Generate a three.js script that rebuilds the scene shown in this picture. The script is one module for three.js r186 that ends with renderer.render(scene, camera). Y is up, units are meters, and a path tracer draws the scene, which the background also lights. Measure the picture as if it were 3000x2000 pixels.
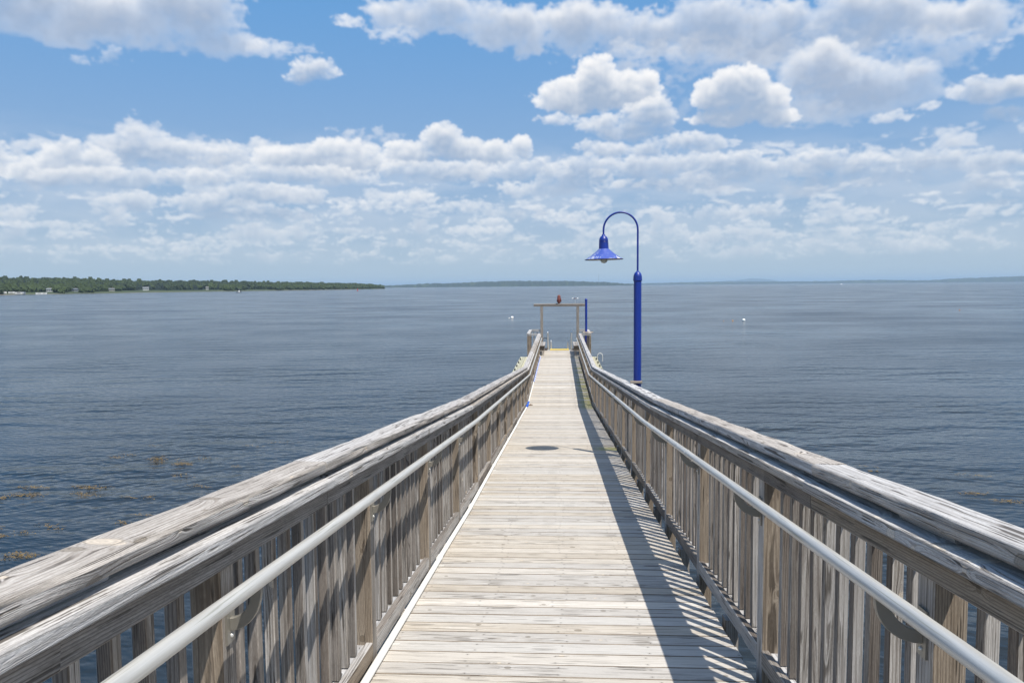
import * as THREE from 'three';
import { mergeGeometries } from 'three/addons/utils/BufferGeometryUtils.js';

// ------------------------------------------------------------------ camera, sky, sun, exposure
const EYE = 6.0;                                     // metres above the water
const scene = new THREE.Scene();
const camera = new THREE.PerspectiveCamera(47.93, 1024 / 682, 0.05, 150000);
camera.rotation.order = 'YXZ';
camera.rotation.set(-4.14 * Math.PI / 180, 3.52 * Math.PI / 180, -0.5 * Math.PI / 180);
camera.position.set(0, EYE, 0);
scene.add(camera);

const renderer = new THREE.WebGLRenderer({ antialias: true });
renderer.setSize(1024, 682);
renderer.toneMapping = THREE.LinearToneMapping;
renderer.toneMappingExposure = 1.14;
renderer.shadowMap.enabled = true;

const sun = new THREE.DirectionalLight(new THREE.Color().setRGB(1.0, 0.95, 0.88), 5.0);
sun.position.set(0.31 * 60, 60, 0.405 * 60 - 15);
sun.target.position.set(0, 0, -15);
sun.castShadow = true;
sun.shadow.mapSize.set(4096, 4096);
Object.assign(sun.shadow.camera, { left: -40, right: 40, top: 40, bottom: -40, near: 1, far: 160 });
scene.add(sun, sun.target);

// ------------------------------------------------------------------ noise
function mulberry(a) { return function () { a |= 0; a = a + 0x6D2B79F5 | 0; let t = Math.imul(a ^ a >>> 15, 1 | a); t = t + Math.imul(t ^ t >>> 7, 61 | t) ^ t; return ((t ^ t >>> 14) >>> 0) / 4294967296; }; }
const PT = new Uint8Array(512), GV = new Float32Array(256);
{ const r = mulberry(77); const a = [...Array(256).keys()]; for (let i = 255; i > 0; i--) { const j = Math.floor(r() * (i + 1)); [a[i], a[j]] = [a[j], a[i]]; } for (let i = 0; i < 512; i++) PT[i] = a[i & 255]; for (let i = 0; i < 256; i++) GV[i] = r(); }
function vn(x, y) {                                   // value noise, 0..1
  const xi = Math.floor(x), yi = Math.floor(y); let fx = x - xi, fy = y - yi;
  fx = fx * fx * (3 - 2 * fx); fy = fy * fy * (3 - 2 * fy);
  const X = xi & 255, Y = yi & 255, X1 = (X + 1) & 255, Y1 = (Y + 1) & 255;
  const a = GV[PT[PT[X] + Y]], b = GV[PT[PT[X1] + Y]], c = GV[PT[PT[X] + Y1]], d = GV[PT[PT[X1] + Y1]];
  return a + (b - a) * fx + (c - a) * fy + (a - b - c + d) * fx * fy;
}
const GX = new Float32Array(256), GY = new Float32Array(256);
for (let i = 0; i < 256; i++) { GX[i] = Math.cos(i / 256 * Math.PI * 2); GY[i] = Math.sin(i / 256 * Math.PI * 2); }
function gn(x, y) {                                   // gradient noise, about -0.7..0.7
  const xi = Math.floor(x), yi = Math.floor(y), fx = x - xi, fy = y - yi;
  const X = xi & 255, Y = yi & 255, X1 = (X + 1) & 255, Y1 = (Y + 1) & 255;
  const u = fx * fx * fx * (fx * (fx * 6 - 15) + 10), v = fy * fy * fy * (fy * (fy * 6 - 15) + 10);
  const A = PT[PT[X] + Y], B = PT[PT[X1] + Y], C = PT[PT[X] + Y1], D = PT[PT[X1] + Y1];
  const a = GX[A] * fx + GY[A] * fy, b = GX[B] * (fx - 1) + GY[B] * fy, c = GX[C] * fx + GY[C] * (fy - 1), d = GX[D] * (fx - 1) + GY[D] * (fy - 1);
  return a + (b - a) * u + (c - a) * v + (a - b - c + d) * u * v;
}
function fbm(x, y, o) { let s = 0, a = 0.5; for (let i = 0; i < o; i++) { s += a * gn(x, y); x = x * 2.03 + 17.7; y = y * 2.03 + 9.2; a *= 0.5; } return s; }
function billow(x, y, o) { let s = 0, a = 0.5; for (let i = 0; i < o; i++) { s += a * Math.abs(gn(x, y)) * 2; x = x * 2.07 + 31.7; y = y * 2.07 + 5.2; a *= 0.52; } return s; }
const sstep = (a, b, x) => { if (a > b) return 1 - sstep(b, a, x); const t = Math.min(1, Math.max(0, (x - a) / (b - a))); return t * t * (3 - 2 * t); };
const mix = (a, b, t) => a + (b - a) * t;

// ------------------------------------------------------------------ the sky: clear air and fair-weather cumulus
// cloud puffs as [azimuth, elevation, half width, half height, thickness] in degrees, grouped by cloud; azimuth 0 is the pier's direction
const CLOUDS = [[[-34.94,17.09,3.91,2.29,1.0],[-30.91,16.83,5.72,1.89,1.1],[-25.69,17.99,4.33,2.07,1.1],[-24.67,16.26,4.13,1.2,0.9],[-21.3,16.29,3.16,0.71,0.45],[-33.62,15.71,3.79,0.75,0.7]],[[-30.38,14.79,1.39,0.57,0.25],[-32.25,14.39,1.46,0.31,0.12]],[[-17.3,15.03,1.8,0.9,0.75],[-18.44,14.46,1.19,0.51,0.6]],[[-11.5,18.89,2.79,1.23,0.9],[-8.54,18.97,3.76,1.51,1.0],[-4.14,18.18,3.79,1.67,1.0],[-2.26,16.9,1.74,0.91,0.7],[1.54,18.07,4.7,1.94,1.0],[6.2,17.3,4.91,1.8,1.0],[11.04,17.25,4.74,2.31,1.1],[15.68,16.55,4.79,2.15,1.1],[20.84,16.72,4.98,2.06,1.2],[26.1,16.2,4.78,1.36,1.1],[28.46,15.08,2.05,0.74,0.7],[-15.04,18.19,1.21,0.38,0.2]],[[2.79,14.34,1.88,1.8,1.2],[0.42,13.47,2.22,1.24,1.1],[4.98,13.67,2.49,1.46,1.1],[6.52,14.03,0.86,1.1,0.8],[1.52,13.35,3.47,1.18,1.0]],[[-0.06,11.91,1.91,0.48,0.6],[3.73,11.51,2.82,0.66,0.7],[6.84,12.07,2.16,1.3,1.0],[5.29,10.85,3.43,0.72,0.8]],[[12.56,13.38,2.5,1.7,1.2],[11.08,13.19,1.49,1.2,1.0],[14.61,12.37,2.01,1.42,1.0],[12.87,11.73,3.52,0.81,0.9],[15.48,11.31,1.43,0.68,0.8]],[[18.5,13.83,3.55,2.18,1.2],[20.94,12.49,3.95,1.9,1.2],[23.52,12.47,3.03,1.54,1.0],[18.55,11.62,3.56,1.0,0.8]],[[27.54,11.66,2.22,0.87,1.0],[29.25,11.74,1.35,0.81,0.9],[28.85,10.22,1.37,0.57,0.7],[22.8,10.73,1.54,0.38,0.5],[24.3,11.11,1.25,0.32,0.4]],[[3.1,9.72,2.37,0.73,0.7],[6.23,9.62,3.1,0.66,0.7],[9.61,10.07,3.33,0.71,0.7]],[[-30.83,7.13,4.81,0.78,1.0],[-24.71,7.48,3.62,0.64,0.8],[-18.33,7.94,6.57,0.72,0.9],[-8.4,8.31,5.39,0.8,1.0],[-2.32,8.5,3.2,0.8,0.7]],[[-34.71,7.36,2.23,1.17,1.0],[-33.11,8.68,1.45,1.07,1.0],[-31.67,8.1,1.74,1.09,0.9]],[[-28.91,10.35,1.61,0.99,0.8],[-29.73,9.05,2.83,1.22,1.0],[-26.85,8.95,3.23,1.19,0.9],[-23.54,8.98,3.11,1.22,0.9],[-20.8,9.54,1.46,1.05,0.9]],[[-18.9,9.02,2.97,1.25,1.1],[-15.57,9.51,3.06,1.14,0.9],[-15.28,8.68,3.68,0.91,0.9],[-36.74,7.87,0.67,1.17,0.6]],[[-8.36,10.54,1.74,1.27,1.2],[-6.94,9.85,1.91,1.04,1.1],[-10.6,9.52,2.2,0.97,1.0],[-4.87,9.54,2.24,0.98,1.0],[-2.79,9.83,1.22,1.04,0.8]],[[-21.62,6.47,3.19,0.89,1.0],[-24.77,5.88,3.07,0.76,0.9],[-29.61,5.79,1.81,0.74,0.8],[-18.67,6.48,2.09,0.67,0.7],[-22.53,5.13,5.17,0.48,0.8],[-13.8,5.95,2.8,0.56,0.45],[-10.65,6.44,1.9,0.56,0.5],[-34.86,4.13,3.29,0.27,0.5],[-14.46,4.07,2.79,0.31,0.45],[-12.29,3.14,1.89,0.32,0.4],[-6.22,4.07,2.57,0.38,0.45]],[[1.83,8.22,3.17,1.05,0.9],[6.24,8.4,3.42,0.98,0.9],[11.13,8.36,4.19,1.08,0.9],[13.51,7.8,3.51,0.89,0.8],[8.72,7.1,5.81,0.73,0.7],[18.07,8.03,3.32,0.87,0.8],[21.05,7.92,3.71,0.85,0.9],[24.89,7.76,3.72,0.77,0.9],[28.48,7.32,2.77,0.74,0.9],[17.54,6.5,2.8,0.64,0.6],[21.33,6.91,4.75,0.68,0.6],[27.82,6.18,1.87,0.7,0.6],[28.79,4.91,1.15,0.37,0.4],[-1.05,7.18,3.84,0.75,0.6],[-3.31,5.32,2.89,0.44,0.5],[-7.16,5.66,2.24,0.5,0.5]],[[10.56,5.2,2.72,0.61,0.6],[13.54,5.1,2.94,0.54,0.65],[1.18,4.95,2.56,0.44,0.5],[11.18,3.24,1.81,0.43,0.5],[14.15,3.41,2.05,0.43,0.5],[19.94,3.52,0.98,0.44,0.4],[24.78,2.63,1.13,0.39,0.45],[18.13,4.47,1.39,0.3,0.35],[3.73,3.01,2.86,0.29,0.3],[-31.52,2.69,5.03,0.23,0.3],[-22.59,3.09,5.18,0.24,0.3]],[[9.26,15.58,7.8,1.54,0.45],[16.83,14.54,5.02,2.18,0.5],[24.46,14.43,4.95,1.54,0.5],[6.84,12.71,3.39,1.17,0.4],[16.89,11.62,2.52,1.01,0.4],[-19.86,16.2,2.62,0.71,0.3],[-11.99,17.64,2.17,0.69,0.3],[-26.82,9.66,4.04,1.13,0.3],[-14.62,10.5,3.69,0.9,0.3]]];
// how each cloud is made up: [order of drawing is the list's], under = seen from below (thick middle grey), crisp = hard or ragged edge, white = brightness of its sunny side
const MAKEUP = [[0.8,0.8,2.4,10,0.26],[0.1,1,1.3,11,0.6],[0.1,0.45,3.4,12,0.6],[0.6,0.75,3.0,5,0.34],[0.0,0.3,8,8,0.5],[0.05,0.5,3.6,9,0.55],[0.0,0.3,7,7,0.5],[0.9,0.7,2.8,6,0.28],[0.15,0.6,3.6,9,0.5],[0.1,0.7,3.0,4,0.6],[0.0,0.6,3,3.4,0.5],[0,0.45,5.5,3.1,0.55],[0.15,0.6,3.6,3,0.45],[0,0.45,5,3.2,0.5],[0,0.35,6.5,3.3,0.5],[0.0,0.55,3.6,2,0.65],[0.15,0.7,2.8,2.5,0.55],[0.1,0.8,2.2,1,0.9],[0.6,1,1.5,4.5,0.4]];
function makeSky() {
  const LEVEL = 0.88, W = 4096, H = 2048, data = new Float32Array(W * H * 4), D2R = Math.PI / 180, half = H / 2;
  const N = CLOUDS.length, S = [...Array(N + 2)].map(() => new Float32Array(W)), boxes = CLOUDS.map((c) => ({
    a0: Math.min(...c.map((p) => p[0] - p[2] * 1.5)) - 2, a1: Math.max(...c.map((p) => p[0] + p[2] * 1.5)) + 2,
    e0: Math.min(...c.map((p) => p[1] - p[3] * 1.5)) - 1, e1: Math.max(...c.map((p) => p[1] + p[3] * 1.5)) + 1 }));
  const order = MAKEUP.map((m, i) => i).sort((i, j) => MAKEUP[i][3] - MAKEUP[j][3]);
  const c = [0, 0, 0], gain = [...CLOUDS.map((q) => 0.085 * Math.min(2.2, 1.5 / Math.max(0.5, q.reduce((a, p) => a + p[3], 0) / q.length))), 0.10, 0.17];
  // lay one cloud's colour over c
  function lay(h, gi, col, under, crisp, white, haze, air, el, relief) {
    const s = S[gi], hh = h > 0 ? h : 0;
    s[col] = s[col] * (gi < N ? 0.978 : gi === N ? 0.965 : 0.93) + hh * gain[gi];
    if (hh <= 0.004) return;
    const shadow = 1 - Math.exp(-s[col] * 1.95), thick = sstep(0.25, 1.1, hh);
    let L = white + 0.05 - (1 - under) * 0.92 * Math.pow(shadow, 2.2) - under * (0.58 * thick * sstep(0.1, 0.7, shadow) + 0.40 * shadow * shadow) + relief;
    L = Math.max(0.16, Math.min(1.04, L));
    const alpha = (1 - Math.exp(-hh * crisp * (1 - 0.55 * shadow))) * sstep(0.2, 2.5, el) * mix(1, 0.78, haze);
    let r = mix(0.30 + 0.05 * under, 1.0, L), g = mix(0.41 + 0.01 * under, 0.99, L), b = mix(0.585 - 0.03 * under, 0.985, L);
    const v = haze * 0.6; r = mix(r, air[0] * 1.1, v); g = mix(g, air[1] * 1.06, v); b = mix(b, air[2] * 1.02, v);
    c[0] = mix(c[0], r, alpha); c[1] = mix(c[1], g, alpha); c[2] = mix(c[2], b, alpha);
  }
  for (let row = H - 1; row >= half; row--) {
    const el = ((row + 0.5) / H - 0.5) * 180, se = Math.sin(el * D2R), ce = Math.cos(el * D2R);
    const zen = sstep(16, 80, el), g1 = Math.exp(-el / 12.0), g2 = Math.exp(-el / 10.5);
    const air = [mix(0.055 + 0.465 * g1, 0.055, zen), mix(0.31 + 0.315 * g2, 0.19, zen), mix(0.70 - 0.02 * g1, 0.52, zen)];
    const haze = Math.exp(-el / 4.6), full = el < 27;
    for (let col = 0; col < W; col++) {
      const a0 = ((col + 0.5) / W - 0.5) * 2 * Math.PI, dx = Math.cos(a0) * ce, dz = Math.sin(a0) * ce, az = Math.atan2(dx, -dz) / D2R;
      c[0] = air[0]; c[1] = air[1]; c[2] = air[2];
      const win = sstep(-52, -40, az) * (1 - sstep(33, 45, az)) * (1 - sstep(20.5, 25, el));
      // a thin veil and rows of small flat-based cloud far off, low over the water
      if (el < 12) {
        const wv = fbm(az * 0.3 + 15, el * 0.9, 3) * 1.2;
        const veil = fbm(az * 0.1 + 5, (el + wv) * 0.6 + 2, 5) * 0.9 + 0.16;
        lay(veil * sstep(0.8, 2.6, el) * (1 - sstep(6, 11.5, el)), N, col, 0.9, 1.3, 0.98, haze, air, el, 0);
        let h = -1;
        for (let k = 0; k < 3; k++) {
          const f = [1.0, 0.62, 0.4][k], w = [sstep(1.2, 2.2, el) * (1 - sstep(3.2, 4.6, el)), sstep(2.6, 3.8, el) * (1 - sstep(5.6, 7.2, el)), sstep(5.2, 6.8, el) * (1 - sstep(8.5, 11, el))][k];
          if (w > 0) h = Math.max(h, (fbm(az * f * 0.55 + k * 20, (el + wv * 0.5) * f * 1.5 + k * 7, 5) * 1.7 + (billow(az * f * 1.5 + k * 9, el * f * 3.2 + wv, 5) - 0.38) * 0.9 + fbm(az * f * 0.12 + k, el * 0.2, 2) * 0.8 - 0.02) * w - (1 - w) * 0.15);
        }
        lay(h, N + 1, col, 0.0, 3.4, 1.0, haze, air, el, 0);
      }
      if (win < 1) {                                  // out of the frame the same kind of cloud goes on, scattered by noise
        const k = 1 / (se + 0.16), px = dx * k, pz = dz * k;
        let env = fbm(px * 0.95 + 3.1, pz * 0.95 + 8.4, 3) * 1.9 + fbm(px * 0.33 + 11, pz * 0.33 - 4, 2) * 0.9 + 0.22;
        env = env * (1 - win) - win * 0.6;
        if (env > -0.6) { const h = env * 0.9 + (billow(px * 3.2, pz * 3.2, 5) - 0.4) * 0.9 + fbm(px * 7, pz * 7, 4) * 0.5; lay(h * sstep(0.5, 4, el), N, col, mix(0.1, 0.8, sstep(8, 40, el)), 4, 1, haze, air, el, 0); }
      }
      if (win > 0) {
        let wx = 0, wy = 0, got = false;
        for (const gi of order) {
          const bx = boxes[gi];
          if (az < bx.a0 || az > bx.a1 || el < bx.e0 || el > bx.e1) { S[gi][col] *= 0.978; continue; }
          if (!got) { wx = fbm(az * 0.2, el * 0.28, 4) * 2.4; wy = fbm(az * 0.22 + 40, el * 0.33 + 7, 4) * 1.3; got = true; }
          const m = MAKEUP[gi], rag = m[1], fine = m[4];
          let e = -1.3;
          for (const p of CLOUDS[gi]) {
            const ux = (az + wx * rag * Math.min(1, p[2] / 2) - p[0]) / p[2], dy = el + wy * rag * Math.min(1, p[3]) - p[1], uy = dy / (dy < 0 ? p[3] * 0.95 : p[3] * 1.05), q = 1 - ux * ux - uy * uy;
            if (q > -1.3) { const v = q > 0 ? q * p[4] : q; e = e > v ? e + 0.1 * Math.exp(-8 * (e - v)) : v + 0.1 * Math.exp(-8 * (v - e)); }
          }
          if (e < -1.0) { S[gi][col] *= 0.978; continue; }
          const o = gi * 13.7, nx = az * fine + o, ny = el * fine * 1.25 + o * 0.7;
          const big = billow(nx, ny, 2), b = big + 0.25 * billow(nx * 4.2 + 8, ny * 4.2 + 1, 4), up = billow(nx - 0.05, ny + 0.16, 2);
          const f = fbm(nx * 1.6 + 9, ny * 1.6 + 3, 7), wisp = fbm(nx * 3.4 + wx, ny * 5.2 + wy, 5);
          const edge = 0.5 + 0.9 * vn(nx * 0.7 + 3, ny * 0.7);
          const h = e * 0.95 + (b - 0.40) * 0.85 * (1 - 0.4 * rag) + f * (0.4 + 0.7 * rag) + wisp * (0.22 + 0.55 * rag) * sstep(0.9, 0.1, e) + fbm(nx * 7 + 4, ny * 7, 4) * 0.32;
          const fi = fbm(nx * 5 + 2, ny * 5, 5);
          lay(h * win, gi, col, m[0], m[2] * edge, 0.99, haze, air, el, (big - up) * 0.34 * (1 - m[0] * 0.5) + (big - 0.42) * 0.15 + fi * 0.15 + f * 0.12);
        }
      }
      const o = (row * W + col) * 4;
      data[o] = c[0] * LEVEL; data[o + 1] = c[1] * LEVEL; data[o + 2] = c[2] * LEVEL; data[o + 3] = 1;
    }
  }
  for (let row = 0; row < half; row++) for (let col = 0; col < W; col++) { const o = (row * W + col) * 4; data[o] = 0.1; data[o + 1] = 0.13; data[o + 2] = 0.17; data[o + 3] = 1; }
  const t = new THREE.DataTexture(data, W, H, THREE.RGBAFormat, THREE.FloatType);
  t.mapping = THREE.EquirectangularReflectionMapping; t.magFilter = t.minFilter = THREE.LinearFilter; t.needsUpdate = true;
  return t;
}
const skyMap = makeSky();
scene.background = skyMap;
scene.environment = skyMap;
console.log('sky', performance.now() | 0);

// ------------------------------------------------------------------ helpers for things and parts
const taken = new Map();
function numbered(name) { const n = taken.get(name) ?? 0; taken.set(name, n + 1); return n ? name + '_' + String(n).padStart(3, '0') : name; }
function thing(name, label, category, [x, y, z] = [0, 0, 0], turn = 0, group) {
  const o = new THREE.Group(); o.name = numbered(name); o.position.set(x, y, z); o.rotation.y = turn;
  o.userData = { label, category }; if (group) o.userData.group = group; scene.add(o); return o;
}
function part(name, geometry, material, parent, pos, rot) {
  const m = new THREE.Mesh(geometry, material); m.name = name; m.castShadow = m.receiveShadow = true;
  if (pos) m.position.set(...pos); if (rot) m.rotation.set(...rot);
  parent.add(m); return m;
}
function structure(name, geometry, material) { const m = part(numbered(name), geometry, material, scene); m.userData.kind = 'structure'; return m; }
const V3 = (x, y, z) => new THREE.Vector3(x, y, z);
function along(m, A, B, upv = V3(0, 1, 0)) {           // lay a mesh whose length is local x from A to B, local y up
  const x = B.clone().sub(A).normalize(), z = x.clone().cross(upv).normalize(), y = z.clone().cross(x).normalize();
  m.quaternion.setFromRotationMatrix(new THREE.Matrix4().makeBasis(x, y, z)); m.position.copy(A).add(B).multiplyScalar(0.5); return m;
}
function tubeGeo(pts, r, seg = 24, rad = 10, closed = false) { return new THREE.TubeGeometry(new THREE.CatmullRomCurve3(pts.map((p) => V3(...p)), closed), seg, r, rad, closed); }
function lathe(pts, seg = 32) { return new THREE.LatheGeometry(pts.map((p) => new THREE.Vector2(...p)), seg); }
function boxGeo(w, h, d, x = 0, y = 0, z = 0) { const g = new THREE.BoxGeometry(w, h, d); g.translate(x, y, z); return g; }

// ------------------------------------------------------------------ wood: strips of grain in one sheet, one strip for each face of a board
function woodSheet({ seed, strips, stripW, len, tones, knots = 1, checks = 0.5, fibre = 1, grainU = 1, soft = 1, rings = 0.42, screws = null, moss = [], edge = -1 }) {
  const W = 2048, hs = Math.floor(2048 / strips), H = 2048, col = new Uint8Array(W * H * 4), bmp = new Uint8Array(W * H * 4);
  const rnd = mulberry(seed);
  for (let s = 0; s < strips; s++) {
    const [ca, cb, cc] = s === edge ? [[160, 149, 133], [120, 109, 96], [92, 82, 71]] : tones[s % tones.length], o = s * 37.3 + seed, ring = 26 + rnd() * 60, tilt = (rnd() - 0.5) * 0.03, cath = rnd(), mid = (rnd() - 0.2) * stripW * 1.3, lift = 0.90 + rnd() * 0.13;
    const ks = []; const nk = rnd() < 0.75 ? Math.round(knots * (0.4 + rnd() * 1.4)) : 0;
    for (let i = 0; i < nk; i++) ks.push([rnd() * len, (0.1 + rnd() * 0.8) * stripW, (0.006 + rnd() * 0.011) * (len > 4 ? 1.35 : 1), rnd()]);
    const mossy = moss.includes(s);
    for (let y = 0; y < hs; y++) {
      const v = (y / hs) * stripW;
      for (let x = 0; x < W; x++) {
        const u = x / W * len;
        let q = v + tilt * u + 0.010 * fbm(u * 0.9 + o, v * 7 + o, 2), kn = 0, kw = 0, kr = 0;
        if (cath > 0.5) { const dv = q - mid, w2 = 0.004 + 0.02 * vn(u * 0.35 + o, 3); q = Math.sqrt(dv * dv + w2 * w2 * 6) + u * 0.011; }
        for (const k of ks) { const du = (u - k[0]) / (k[2] * 2.4), dv = (v - k[1]) / k[2], d2 = du * du + dv * dv; if (d2 < 12) { const e = Math.exp(-d2 * 0.45); q += e * 0.012 * (dv > 0 ? 1 : -1) * Math.min(1, Math.abs(dv) * 2); const r2 = (du * 2.0) * (du * 2.0) + dv * dv; if (r2 < 1.5) { kn = Math.max(kn, 1 - sstep(0.75, 1.4, r2)); kw = k[3]; kr = Math.sin(Math.sqrt(r2) * 17 + 2 * vn(u * 90, v * 90)) * 0.5 + (r2 > 0.7 ? -0.9 : 0); } } }
        const rr = q * ring * 2.2 + 0.5 * vn(u * 3 + o, v * 160), ph = rr - Math.floor(rr), late = sstep(0.45, 0.92, ph) * (1 - sstep(0.94, 1.0, ph));
        const f1 = vn(u * 11 * grainU + o, q * 1300 + o), f2 = vn(u * 60 * grainU + o, q * 2900 + o), f3 = vn(u * 170 * grainU + o, v * 1700 + o), blotch = fbm(u * 3.4 + o, v * 16 + o, 4), wide = vn(u * 1.5 + o, v * 60 + o);
        const ck = sstep(0.70, 0.80, vn(u * 5.2 + o * 2, q * 300)) * sstep(0.55, 0.75, vn(u * 6.3 + o, v * 60 + 9)) * checks, c2 = sstep(0.76, 0.82, vn(u * 3.4 + o + 5, q * 560)) * sstep(0.46, 0.64, vn(u * 5.5 + o + 7, v * 90)) * checks;
        let t = 0.5 + blotch * 0.62 * soft + (wide - 0.5) * 0.45 * soft + (f1 - 0.5) * 0.5 * fibre + (f2 - 0.5) * 0.45 * fibre + (f3 - 0.5) * 0.3 * fibre; t = Math.min(1, Math.max(0, t));
        let r = mix(ca[0], cb[0], t), g = mix(ca[1], cb[1], t), b = mix(ca[2], cb[2], t);
        const l = late * rings; r = mix(r, cc[0], l); g = mix(g, cc[1], l); b = mix(b, cc[2], l);
        if (kn > 0) { const w = (kw > 0.5 ? 1.0 : 0.66) * (1 + kr * 0.16); r = mix(r, ca[0] * w, kn * 0.75); g = mix(g, ca[1] * w * 0.96, kn * 0.75); b = mix(b, ca[2] * w * 0.9, kn * 0.75); }
        const dk = Math.max(ck, c2 * 0.8); r *= lift * (1 - 0.52 * dk); g *= lift * (1 - 0.54 * dk); b *= lift * (1 - 0.56 * dk);
        if (mossy) { const m = sstep(0.76, 0.9, u / len + (f1 - 0.5) * 0.06) * sstep(0.30, 0.55, 0.5 + blotch * 0.9 + (f1 - 0.5) * 0.5); r = mix(r, 142, m * 0.8); g = mix(g, 140, m * 0.8); b = mix(b, 62, m * 0.8); }
        let hgt = 150 + (f1 - 0.5) * 80 + (f2 - 0.5) * 60 + (f3 - 0.5) * 50 - late * -26 + blotch * 40 - dk * 150 + kn * 26;
        if (screws) for (const sx of screws) for (const sv of [0.22, 0.78]) { const du = u - sx - 0.012 * (vn(s * 3.1, sx * 7 + sv) - 0.5), dv = v - stripW * (sv + 0.08 * (vn(s * 2.2 + 5, sx * 9 + sv) - 0.5)), d = Math.sqrt(du * du + dv * dv); if (d < 0.02) { const m = (1 - sstep(0.0025, 0.0042, d)) * 0.85, st = (1 - sstep(0.004, 0.016, d)) * 0.10; r = mix(r * (1 - st), 84, m); g = mix(g * (1 - st), 72, m); b = mix(b * (1 - st), 62, m); hgt -= m * 110; } }
        const i = ((s * hs + y) * W + x) * 4;
        col[i] = Math.max(0, Math.min(255, r)); col[i + 1] = Math.max(0, Math.min(255, g)); col[i + 2] = Math.max(0, Math.min(255, b)); col[i + 3] = 255;
        bmp[i] = bmp[i + 1] = bmp[i + 2] = Math.max(0, Math.min(255, hgt)); bmp[i + 3] = 255;
      }
    }
  }
  const mk = (d, srgb) => { const t = new THREE.DataTexture(d, W, H); t.wrapS = t.wrapT = THREE.RepeatWrapping; t.magFilter = t.minFilter = THREE.LinearFilter; if (srgb) t.colorSpace = THREE.SRGBColorSpace; t.needsUpdate = true; return t; };
  return { strips, stripW, len, hs, H, map: mk(col, true), bump: mk(bmp, false) };
}
// tones: [light, dark, late-wood] in sRGB
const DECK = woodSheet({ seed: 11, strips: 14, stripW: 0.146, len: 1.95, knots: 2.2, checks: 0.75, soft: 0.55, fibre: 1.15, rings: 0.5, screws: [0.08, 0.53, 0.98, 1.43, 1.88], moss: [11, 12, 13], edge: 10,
  tones: [[[218, 213, 204], [188, 181, 170], [158, 147, 133]], [[214, 210, 203], [184, 178, 169], [154, 145, 134]], [[220, 214, 203], [194, 185, 171], [166, 153, 136]], [[213, 206, 194], [183, 173, 158], [154, 141, 124]], [[216, 213, 206], [190, 185, 177], [158, 150, 140]], [[214, 207, 194], [188, 177, 161], [162, 148, 130]], [[210, 206, 199], [180, 174, 165], [150, 142, 132]]] });
const RAIL = woodSheet({ seed: 23, strips: 14, stripW: 0.146, len: 5.3, knots: 13, checks: 0.95, fibre: 1.2, grainU: 1.6, rings: 0.5,
  tones: [[[218, 217, 215], [170, 168, 166], [136, 132, 128]], [[212, 209, 205], [162, 157, 152], [126, 119, 112]], [[222, 220, 217], [178, 175, 172], [144, 139, 134]], [[206, 200, 192], [156, 148, 139], [122, 112, 101]]] });
const STAVE = woodSheet({ seed: 37, strips: 22, stripW: 0.093, len: 2.0, knots: 1.8, checks: 0.75, rings: 0.55,
  tones: [[[194, 189, 182], [134, 127, 119], [94, 86, 78]], [[168, 161, 153], [110, 102, 94], [76, 69, 62]], [[204, 200, 195], [154, 149, 143], [112, 106, 99]], [[164, 151, 134], [120, 107, 91], [86, 74, 62]], [[182, 176, 168], [126, 118, 109], [90, 82, 74]], [[146, 137, 127], [94, 85, 77], [62, 55, 49]]] });
function woodMat(sheet, bump, rough = 0.86, tint = 0xffffff) { return new THREE.MeshStandardMaterial({ color: tint, map: sheet.map, bumpMap: sheet.bump, bumpScale: bump, roughness: rough }); }
const M = {
  deck: woodMat(DECK, 0.0022), rail: woodMat(RAIL, 0.0035), stave: woodMat(STAVE, 0.0018), 
  green: woodMat(DECK, 0.002, 0.9, new THREE.Color().setRGB(0.93, 0.97, 0.80)),
};
console.log('wood', performance.now() | 0);

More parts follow.
